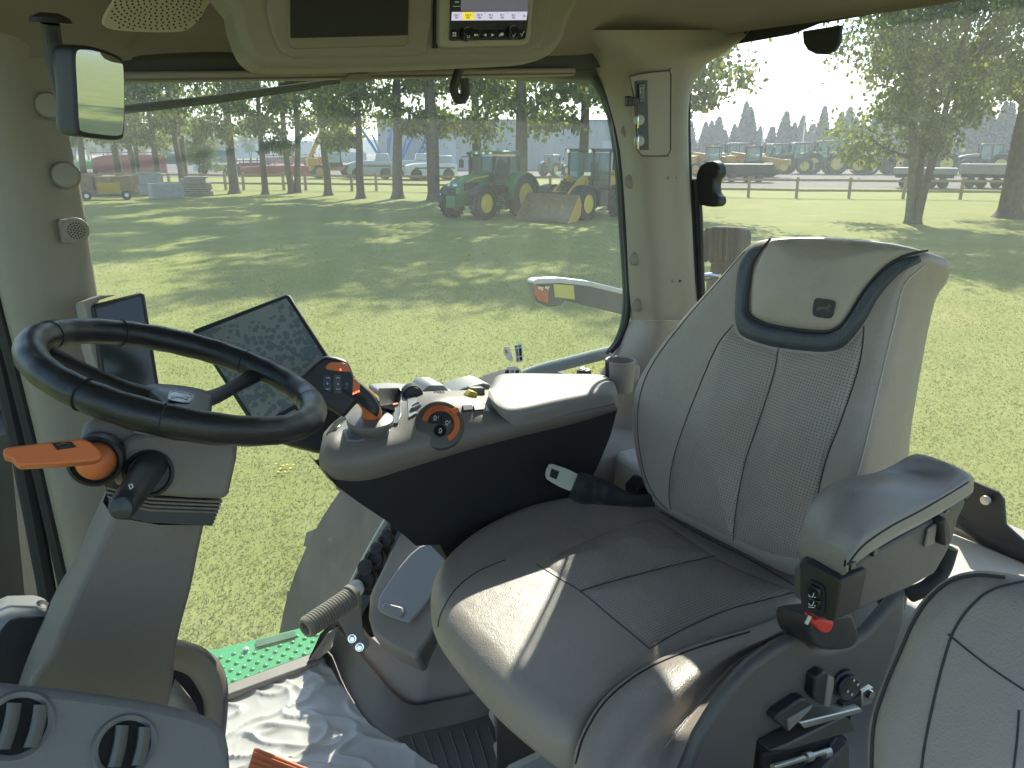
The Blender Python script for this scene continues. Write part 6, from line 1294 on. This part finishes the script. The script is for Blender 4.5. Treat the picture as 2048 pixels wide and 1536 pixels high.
inner = [(1542, 482), (1511, 523), (1501, 574), (1498, 611), (1504, 631), (1537, 649), (1597, 660), (1652, 664), (1676, 657), (1694, 640), (1731, 582), (1768, 540), (1805, 517), (1852, 506)]
m = drape(bb, outer, inner, [outer[0], (1530, 484), inner[0]], [outer[-1], (1855, 514), inner[-1]], bpl, .006, .004, 90, 8, .25); m.build('headrest_band', NAVY, seat, smooth=80)
cs = [(1557, 697), (1546, 754), (1513, 856), (1490, 925), (1472, 1018), (1466, 1082)]
lf = [(1472, 660), (1435, 680), (1402, 764), (1366, 856), (1345, 925), (1338, 986), (1342, 1020)]
lf = [(1466, 650), (1435, 690), (1402, 764), (1366, 856), (1345, 925), (1338, 986), (1342, 1020)]
rs = [(1728, 652), (1724, 699), (1712, 754), (1680, 847), (1652, 921), (1634, 995), (1615, 1055), (1601, 1125)]
m = drape(bb, [lf[0], (1484, 673), (1527, 690), cs[0]], [lf[-1], (1400, 1050), cs[-1]], lf, cs, bpl, .003, .010, 30, 40, .07); m.build('backrest_insert', LEAP, seat, smooth=80)
m = drape(bb, [cs[0], (1643, 704), (1690, 690), rs[0]], [cs[-1], (1530, 1108), rs[-1]], cs, rs, bpl, .003, .010, 30, 40, .07); m.build('backrest_insert', LEAP, seat, smooth=80)
m = MB()
for q in (lf, cs, rs): seamline(m, bb, q, bpl, .0011, .0002)
seamline(m, bb, [(1490, 502), (1440, 560), (1370, 640), (1310, 720), (1283, 780), (1275, 850), (1285, 930), (1305, 985), (1335, 1020)], bpl, .0011, .0002)
m.build('seam', SEAM, seat)
m = MB(); seamline(m, bb, [(1848, 530), (1809, 570), (1790, 640), (1760, 764), (1728, 900), (1700, 1000)], bpl, .0012, .001); m.build('side_stitching', mat('light_thread', (.45, .44, .41), .7), seat)
# seams round headrest panel
m = MB(); 
def lineon(mb, bvh, pxs, pl, r, lift=.0005):
    for p_ in ():
        pass
    q = cr([V((*p, 0)) for p in pxs], 8); pts = []
    for p in q:
        h, nn = hit(bvh, p.x, p.y, pl); pts.append(h+nn*lift)
    mb.tube(pts, r, 6)
m2 = MB()
pts = []
for p in cr([V((*q, 0)) for q in inner], 6):
    h, nn = hit(bb, p.x, p.y, bpl); pts.append(h+nn*.0045)
m2.tube(pts, .0022, 6); m2.build('headrest_piping', SEAM, seat)
hpn, hn = hit(hb_, 1647, 617, bpl); ep = Pl(hpn+hn*.0012, hn)
emblem(ep, 1647, 617, (21, 3), (-3, 19), seat, mat('emblem_dark', (.035, .036, .037), .55), mat('emblem_relief', (.09, .085, .08), .4), None)
# cushion
cpl = Pl((0, 0, 2.175), (0, 0, 1))
co = [(1330, 1018), (1260, 1006), (1200, 1002), (1130, 1006), (1060, 1020), (1000, 1043), (940, 1077), (888, 1122), (864, 1165), (862, 1210), (876, 1250), (930, 1322), (1000, 1396), (1080, 1462), (1132, 1494), (1160, 1490), (1225, 1425), (1320, 1352), (1440, 1300), (1600, 1240), (1640, 1180), (1500, 1090)]
m = MB(); o3 = resample(cr([cpl.on(*q) for q in co], 5, True), 140, True); m.pillow(o3, V((0, 0, 1)), .030, .055, .045, .02, c=cpl.on(1250, 1200), dome=.004); m.build('seat_cushion', LEA, seat, smooth=80); cb_ = m.bvh()
# inserts
ia_t = [(1080, 1127), (1150, 1090), (1230, 1055), (1312, 1032)]; ia_b = [(1162, 1182), (1210, 1167), (1280, 1148), (1350, 1130), (1430, 1112)]
m = drape(cb_, ia_t, ia_b, [ia_t[0], (1120, 1155), ia_b[0]], [ia_t[-1], (1370, 1070), ia_b[-1]], cpl, .002, .008, 26, 20, .08); m.build('cushion_insert', LEAP, seat, smooth=80)
ib_b = [(1300, 1297), (1360, 1262), (1450, 1222), (1530, 1200), (1600, 1182)]
m = drape(cb_, ia_b, ib_b, [ia_b[0], (1230, 1240), ib_b[0]], [ia_b[-1], (1500, 1145), ib_b[-1]], cpl, .002, .008, 26, 20, .08); m.build('cushion_insert', LEAP, seat, smooth=80)
m = MB()
for q in ([(1073, 1129), (1120, 1158), (1165, 1186), (1230, 1240), (1300, 1298)], ia_b, ib_b, [(876, 1254), (881, 1230), (899, 1195), (923, 1167), (958, 1142), (1010, 1120)], [(1320, 1024), (1400, 1070), (1500, 1120), (1600, 1178)]): seamline(m, cb_, q, cpl, .0011, .0002)
m.build('seam', SEAM, seat)
# near bolster
inn = [(1600, 1222), (1500, 1262), (1420, 1284), (1335, 1314), (1268, 1350), (1206, 1402), (1166, 1468), (1148, 1530), (1160, 1600)]
cre = [(1612, 1236), (1535, 1275), (1462, 1306), (1392, 1350), (1330, 1400), (1270, 1462), (1222, 1535), (1195, 1600), (1195, 1650)]
sea = [(1612, 1252), (1560, 1274), (1482, 1318), (1432, 1368), (1384, 1425), (1330, 1495), (1290, 1570), (1260, 1640), (1240, 1700)]
bt_ = [(1612, 1290), (1570, 1296), (1512, 1336), (1466, 1384), (1430, 1440), (1378, 1536), (1340, 1620), (1310, 1690), (1290, 1740)]
rows = []
for a, b, c, d in zip(inn, cre, sea, bt_):
    A, B, C_, D_ = P(*a, z=2.200), P(*b, z=2.240), P(*c, z=2.212), P(*d, y=.525)
    rows.append([A-V((0, 0, .05)), A-V((0, 0, .008)), A+V((0, 0, .004)), A.lerp(B, .45)+V((0, 0, .013)), B, B.lerp(C_, .6)+V((0, 0, .003)), C_, C_.lerp(D_, .5)+V((0, -.006, 0)), D_])
m = MB(); m.loft(rows, 3, 5, caps=True); m.build('side_bolster', LEA, seat, smooth=80); nb_ = m.bvh()
m = MB(); seamline(m, nb_, sea[1:6], cpl, .0011, .0006); m.build('bolster_stitching', mat('light_thread', (.45, .44, .41), .7), seat)
m = MB(); seamline(m, nb_, [(1500, 1264), (1420, 1288), (1335, 1319), (1268, 1355), (1208, 1407), (1168, 1473), (1152, 1528)], cpl, .0018, .0004); m.build('bolster_piping', SEAM, seat)
# under-cushion shell and suspension
m = MB(); m.prism([cpl.on(*q)+V((.04, .02, -.06)) for q in ((940, 1110), (900, 1240), (1000, 1360), (1140, 1480), (1400, 1400), (1600, 1240), (1330, 1030))], (0, 0, -.05)); m.build('cushion_pan', BLKM, seat, bevel=.01)
m = MB(); m.box((.86, .86, 1.88), (.52, .44, .36)); m.build('suspension_bellows', BLKM, seat, bevel=.03, seg=3)
m = MB(); m.slab([(985, 1432), (992, 1404), (1010, 1400), (1040, 1440), (1070, 1490), (1110, 1560), (1050, 1640), (1000, 1560)], Pl(P(1040, 1480, y=1.05), (-.6, -.7, .3)), .05); m.build('base_cover', mat('cover_blue_grey', (.10, .115, .13), .4), seat, bevel=.01, seg=3)
m = MB(); m.cyl(P(990, 1425, y=1.12), P(1008, 1460, y=1.12), .014, .014); m.cyl(P(998, 1490, y=1.12), P(1006, 1525, y=1.12), .012, .012); m.build('damper', mat('damper_beige', (.45, .40, .32), .4), seat)
# side housing
hp_ = PY(.52)
ho = [(1360, 1700), (1368, 1560), (1400, 1480), (1430, 1430), (1465, 1376), (1508, 1330), (1570, 1287), (1606, 1270), (1625, 1296), (1660, 1300), (1702, 1290), (1741, 1262), (1790, 1205), (1816, 1174), (1812, 1240), (1790, 1310), (1762, 1360), (1722, 1385), (1690, 1412), (1620, 1440), (1560, 1462), (1520, 1484), (1510, 1560), (1500, 1700)]
m = MB(); m.slab(ho, hp_, .02); m.build('side_housing', mat('housing_brown', (.085, .078, .070), .45, bump=.3, bscale=800, var=.08), seat, bevel=.010, seg=3)
h2_ = PY(.505)
m = MB(); m.slab([(1627, 1392), (1632, 1356), (1648, 1344), (1656, 1345), (1668, 1354), (1668, 1376), (1655, 1414), (1648, 1412), (1634, 1404)], h2_, .02); m.build('seat_lever', BLK, seat, bevel=.003)
m = MB(); m.slab([(1650, 1414), (1658, 1352), (1670, 1356), (1668, 1378), (1660, 1416)], h2_.off(.002), .02); m.build('lever_edge', TRIMD, seat, bevel=.002)
m = MB(); m.slab([(1550, 1442), (1558, 1428), (1600, 1400), (1612, 1398), (1627, 1410), (1576, 1440), (1575, 1462)], h2_, .02); m.build('seat_lever', BLK, seat, bevel=.003)
m = MB(); m.slab([(1576, 1440), (1628, 1410), (1620, 1422), (1578, 1464)], h2_.off(.002), .02); m.build('lever_edge', TRIMD, seat, bevel=.002)
c = h2_.on(1700, 1375); m = MB(); m.lathe(c+V((0, .012, 0)), (-.25, -.95, .12), [(0, .021), (.006, .021), (.008, .018), (.014, .018), (.016, .016), (.014, .010), (.014, .0005)], 32); kn = m.build('lumbar_knob', BLK, seat)
m = MB(); pz = Pl(c+V((-.004, -.004, .002)), (-.25, -.95, .12)); 
for dx, dy in ((6, -16), (14, -8), (-6, 6), (2, 12)):
    q = pz.on(1702+dx, 1377+dy); m.box(q, (.004, .001, .001)); m.box(q, (.001, .001, .004))
m.build('knob_symbol', WHT, kn, smooth=0)
# slide rails and brackets below
m = MB(); m.slab([(1575, 1490), (1690, 1432), (1700, 1440), (1712, 1455), (1710, 1464), (1698, 1466), (1580, 1500), (1540, 1504)], PY(.50), .05); m.build('slide_rail', mat('rail_dark', (.06, .055, .045), .4), seat, bevel=.003)
m = MB(); m.slab([(1600, 1446), (1722, 1416), (1728, 1424), (1700, 1432), (1610, 1458)], PY(.50), .04); m.build('slide_rail', MET, seat, bevel=.002)
m = MB(); m.slab([(1686, 1408), (1724, 1394), (1724, 1416), (1690, 1426)], PY(.51), .03); m.build('rail_stop', BLKM, seat, bevel=.002)
m = MB(); m.slab([(1724, 1384), (1748, 1374), (1744, 1408), (1724, 1414)], PY(.53), .01); mb2 = m.build('mount_plate', MET, seat, bevel=.002); m = MB(); m.lathe(PY(.528).on(1738, 1388), (0, -1, 0), [(0, .008), (.005, .008), (.006, .0005)], 16); m.build('mount_bolt', CHR, mb2)
m = MB(); m.slab([(1518, 1700), (1524, 1510), (1560, 1500), (1680, 1466), (1694, 1476), (1700, 1492), (1702, 1700)], PY(.54), .2); m.build('suspension_frame', BLKM, seat, bevel=.004)
m = MB()
m.slab([(1660, 1492), (1672, 1474), (1692, 1488), (1688, 1494), (1668, 1500)], PY(.535), .004); m.build('frame_plate', mat('plate_shine', (.3, .33, .38), .3, .8), seat)
m = MB(); m.cyl(PY(.53).on(1545, 1534), PY(.53).on(1660, 1500), .004); m.cyl(PY(.53).on(1610, 1515), PY(.53).on(1622, 1512), .007); m.cyl(PY(.53).on(1646, 1508), PY(.53).on(1658, 1504), .007); m.build('latch_rod', MET, seat)
m = MB(); m.slab([(1640, 1545), (1700, 1486), (1702, 1700), (1600, 1700), (1620, 1560)], PY(.52), .02); m.build('lower_cover', mat('housing_brown', (.085, .078, .070), .45), seat, bevel=.004)
# buckle
bk = PY(.50)
bo_ = resample(cr([bk.on(*q) for q in ((1606, 1240), (1620, 1228), (1690, 1222), (1702, 1240), (1708, 1275), (1690, 1294), (1650, 1298), (1620, 1286), (1607, 1265))], 4, True), 48, True)
m = MB(); m.pillow(bo_, V((-.1, -1, .3)), .01, .05, .01, .01); bu = m.build('belt_buckle', BLK, seat)
m = MB(); m.slab([(1630, 1252), (1636, 1238), (1670, 1244), (1664, 1262), (1654, 1268), (1646, 1266)], bk.off(.016), .02); m.build('buckle_button', RED, bu, bevel=.003)
m = MB(); m.tube([bk.off(.012).on(1612, 1248), bk.off(.012).on(1620, 1232)], .0025, 6); m.build('buckle_edge', MET, bu)
# armrest
ast = [
 [(1600, 1118, .53), (1598, 1092, .53), (1640, 1082, .49), (1690, 1104, .462), (1692, 1128, .455), (1688, 1150, .458), (1640, 1140, .5)],
 [(1612, 1060, .53), (1612, 1045, .53), (1668, 1036, .49), (1722, 1068, .457), (1726, 1092, .452), (1724, 1118, .455), (1660, 1110, .5)],
 [(1640, 1000, .53), (1642, 990, .53), (1712, 990, .49), (1780, 1034, .457), (1784, 1054, .452), (1782, 1080, .455), (1700, 1070, .5)],
 [(1690, 968, .53), (1692, 958, .53), (1766, 968, .49), (1838, 1005, .457), (1840, 1024, .452), (1838, 1050, .455), (1750, 1030, .5)],
 [(1766, 950, .53), (1768, 942, .53), (1830, 948, .51), (1890, 978, .457), (1892, 995, .452), (1888, 1022, .455), (1820, 1000, .5)],
 [(1826, 922, .53), (1830, 909, .53), (1886, 926, .49), (1936, 950, .457), (1942, 966, .452), (1934, 992, .455), (1870, 970, .5)],
 [(1846, 926, .53), (1852, 914, .53), (1896, 926, .49), (1944, 954, .465), (1947, 966, .460), (1940, 984, .462), (1890, 965, .5)]]
m = MB(); m.loft([[P(a, b, y=c) for a, b, c in r] for r in ast], 4, 5, closed=True, caps=True); arm = m.build('armrest_pad', mat('armrest_leather', (.25, .225, .203), .38, bump=.3, bscale=600, var=.05), seat, smooth=75); ab_ = m.bvh()
m = MB(); seamline(m, ab_, [(1694, 1130), (1727, 1090), (1782, 1052), (1839, 1022), (1890, 992), (1936, 964)], PY(.455), .0012, .0005); m.build('pad_seam', SEAM, arm)
m = MB(); m.slab([(1684, 1158), (1694, 1152), (1728, 1116), (1800, 1076), (1860, 1042), (1932, 996), (1932, 1008), (1918, 1036), (1906, 1082), (1892, 1110), (1870, 1148), (1814, 1180), (1672, 1242), (1664, 1236), (1668, 1180)], PY(.462), .058); m.build('armrest_body', mat('arm_dark', (.075, .072, .068), .42, bump=.3, bscale=800, var=.06), seat, bevel=.006, seg=3)
af = Pl(P(1665, 1238, y=.462)-V((.006, 0, 0)), (-1, 0, .02))
m = MB(); m.slab([(1598, 1124), (1604, 1122), (1676, 1156), (1682, 1164), (1668, 1240), (1660, 1243), (1606, 1216), (1600, 1205)], af, .05); fr_ = m.build('armrest_front', BLK, seat, bevel=.004)
m = MB(); m.slab([(1612, 1166), (1620, 1160), (1642, 1170), (1648, 1180), (1648, 1226), (1640, 1232), (1616, 1220), (1612, 1212)], af.off(.003), .004); m.build('switch_frame', BLKM, fr_, bevel=.001)
m = MB(); m.slab([(1614, 1176), (1618, 1168), (1638, 1178), (1640, 1200), (1616, 1194)], af.off(.007), .006); sw1 = m.build('rocker_switch', BLKG, fr_, bevel=.002)
m = MB(); m.slab([(1616, 1196), (1640, 1202), (1638, 1222), (1616, 1214)], af.off(.006), .006); sw2 = m.build('rocker_switch', BLKG, fr_, bevel=.002)
a7 = af.off(.0078)
for yy, sw in ((1191, sw1), (1208, sw2)):
    m = MB(); m.tube([a7.on(1617, yy-2), a7.on(1619, yy+2), a7.on(1625, yy+3), a7.on(1628, yy-5)], .0005, 4); m.tube([a7.on(1629, yy+3), a7.on(1631, yy+4)], .0007, 4)
    if yy > 1200: m.tube([a7.on(1617, yy+6), a7.on(1629, yy+7)], .0005, 4)
    m.build('switch_symbol', WHT, sw)
for q in ((1700, 1128), (1745, 1100), (1890, 1014), (1930, 986)):
    m = MB(); c = PY(.456).on(*q); m.box(c, (.012, .010, .012)); m.build('pad_clip', BLKG, seat, bevel=.002)
m = MB(); m.slab([(1858, 1058), (1876, 1046), (1870, 1088), (1850, 1096)], PY(.458), .004); m.build('arm_cover', TRIMD, seat, bevel=.002)
m = MB(); m.slab([(1884, 1045), (1896, 1035), (1904, 1050), (1906, 1075), (1900, 1096), (1888, 1092)], PY(.45), .02); m.build('arm_knob', BLK, seat, bevel=.005)
m = MB(); m.tube(cr([P(1900, 1095, y=.50), P(1885, 1140, y=.50), P(1858, 1172, y=.50), P(1820, 1190, y=.52)], 5), .011, 10); m.build('cable_sleeve', BLKM, seat)
m = MB(); m.cyl(V((1.02, .56, 2.28)), V((1.02, .56, 2.5)), .02); m.build('arm_post', BLK, seat)

# belt
belt = thing('seat_belt', 'seat belt with pale metal tongue lying between console and cushion', 'seat belt', tuple(P(1150, 970, y=1.22)))
tpn = Pl(P(1120, 955, y=1.20), (-.3, -.75, .6))
m = MB(); tg = [(1091, 944), (1096, 932), (1106, 928), (1156, 948), (1152, 966), (1140, 982), (1100, 962), (1092, 954)]
m.slab(tg, tpn, .003, sm=2); bt2 = m.build('belt_tongue', mat('tongue_metal', (.62, .66, .52), .35, .6), belt, bevel=.001, smooth=30)
m = MB(); m.slab([(1103, 937), (1119, 943), (1113, 959), (1099, 953)], tpn.off(.0006), .0006); m.build('tongue_slot', BLKM, bt2, smooth=0)
m = MB(); rows = []
for a, b, k in (((1158, 944), (1138, 992), 0), ((1172, 948), (1158, 1004), .006), ((1192, 955), (1184, 1006), -.004), ((1212, 962), (1206, 1008), .008), ((1240, 975), (1236, 1010), -.003), ((1270, 990), (1268, 1012), .004), ((1310, 985), (1310, 1012), 0)):
    p, q = tpn.off(.004+k).on(*a), tpn.off(.004+k).on(*b); rows.append([p, p.lerp(q, .33)+tpn.n*.006, p.lerp(q, .66)-tpn.n*.004, q])
rows2 = [[p-tpn.n*.006 for p in r][::-1] for r in rows]
m.loft([a+b for a, b in zip(rows, rows2)], 3, 5, closed=True, caps=True); m.build('belt_webbing', mat('belt_black', (.018, .022, .022), .7, bump=.5, bscale=300), belt)
m = MB(); m.lathe(P(1270, 982, y=1.18), (-.5, -.6, .5), [(0, .008), (.006, .008), (.008, .001)], 12); m.build('belt_anchor', CHR, belt)
m = MB(); m.slab([(1276, 1010), (1272, 980), (1290, 960), (1300, 962), (1320, 1012)], PY(1.15), .04); m.build('anchor_cover', BLKM, belt, bevel=.004)

# ------------------------------------------------------------------ passenger seat (bottom right)
ps = thing('passenger_seat', 'folded grey leather passenger seat backrest close to the camera, bottom right', 'seat', (.60, .1, 2.2))
ppl = Pl(P(1880, 1350, x=.50), (-.80, -.30, .52)); 
po = [(1728, 1700), (1730, 1560), (1734, 1450), (1758, 1372), (1790, 1296), (1815, 1238), (1848, 1190), (1896, 1152), (1950, 1138), (2010, 1142), (2080, 1160), (2160, 1210), (2250, 1330), (2300, 1500), (2300, 1700), (2000, 1800)]
o3 = resample(cr([ppl.on(*q) for q in po], 5, True), 110, True); m = MB(); m.pillow(o3, ppl.n, .018, .06, .030, .03, c=ppl.on(2000, 1480), dome=.006); m.build('backrest', mat('armrest_leather2', (.27, .232, .20), .42, bump=.3, bscale=600, var=.05), ps, smooth=80); pb_ = m.bvh()
m = MB(); seamline(m, pb_, [(1744, 1600), (1748, 1460), (1770, 1380), (1802, 1304), (1828, 1246), (1860, 1198), (1902, 1164), (1952, 1152), (2010, 1156)], ppl, .0016, .0005); m.build('piping', SEAM, ps)
m = MB(); seamline(m, pb_, [(1838, 1600), (1848, 1500), (1868, 1400), (1888, 1320), (1908, 1262), (1940, 1215), (1985, 1180), (2060, 1160)], ppl, .0009, .0003); seamline(m, pb_, [(1896, 1268), (1960, 1320), (2020, 1362), (2080, 1400)], ppl, .0007, .0003); seamline(m, pb_, [(2038, 1420), (2034, 1480), (2022, 1580)], ppl, .0007, .0003); m.build('seam', SEAM, ps)
m = MB(); m.box((.55, .12, 2.15), (.35, .4, .25)); m.build('seat_base', BLKM, ps, bevel=.03)
# flange the scene never leans on: left-hand rear wall part for light from outside
m = MB(); m.box((1.25, -.12, 2.4), (.10, .10, 1.9)); m.build('left_rear_pillar', TRIM, cab, bevel=.02)
# ------------------------------------------------------------------ haze in the air
hm = bpy.data.materials.new('haze_air'); hm.use_nodes = True; nt = hm.node_tree
for n in list(nt.nodes):
    if n.type != 'OUTPUT_MATERIAL': nt.nodes.remove(n)
pv = nt.nodes.new('ShaderNodeVolumePrincipled'); pv.inputs['Color'].default_value = (.82, .90, 1, 1); pv.inputs['Density'].default_value = .0011; pv.inputs['Anisotropy'].default_value = .3
lk(nt, pv.outputs[0], nt.nodes['Material Output'].inputs['Volume'])
m = MB(); m.box((0, 100, 14.5), (1900, 1900, 31)); ho_ = m.build('haze', hm, None, smooth=0); tag(ho_, 'thin pale summer haze in the air over the yard', 'haze', kind='stuff')
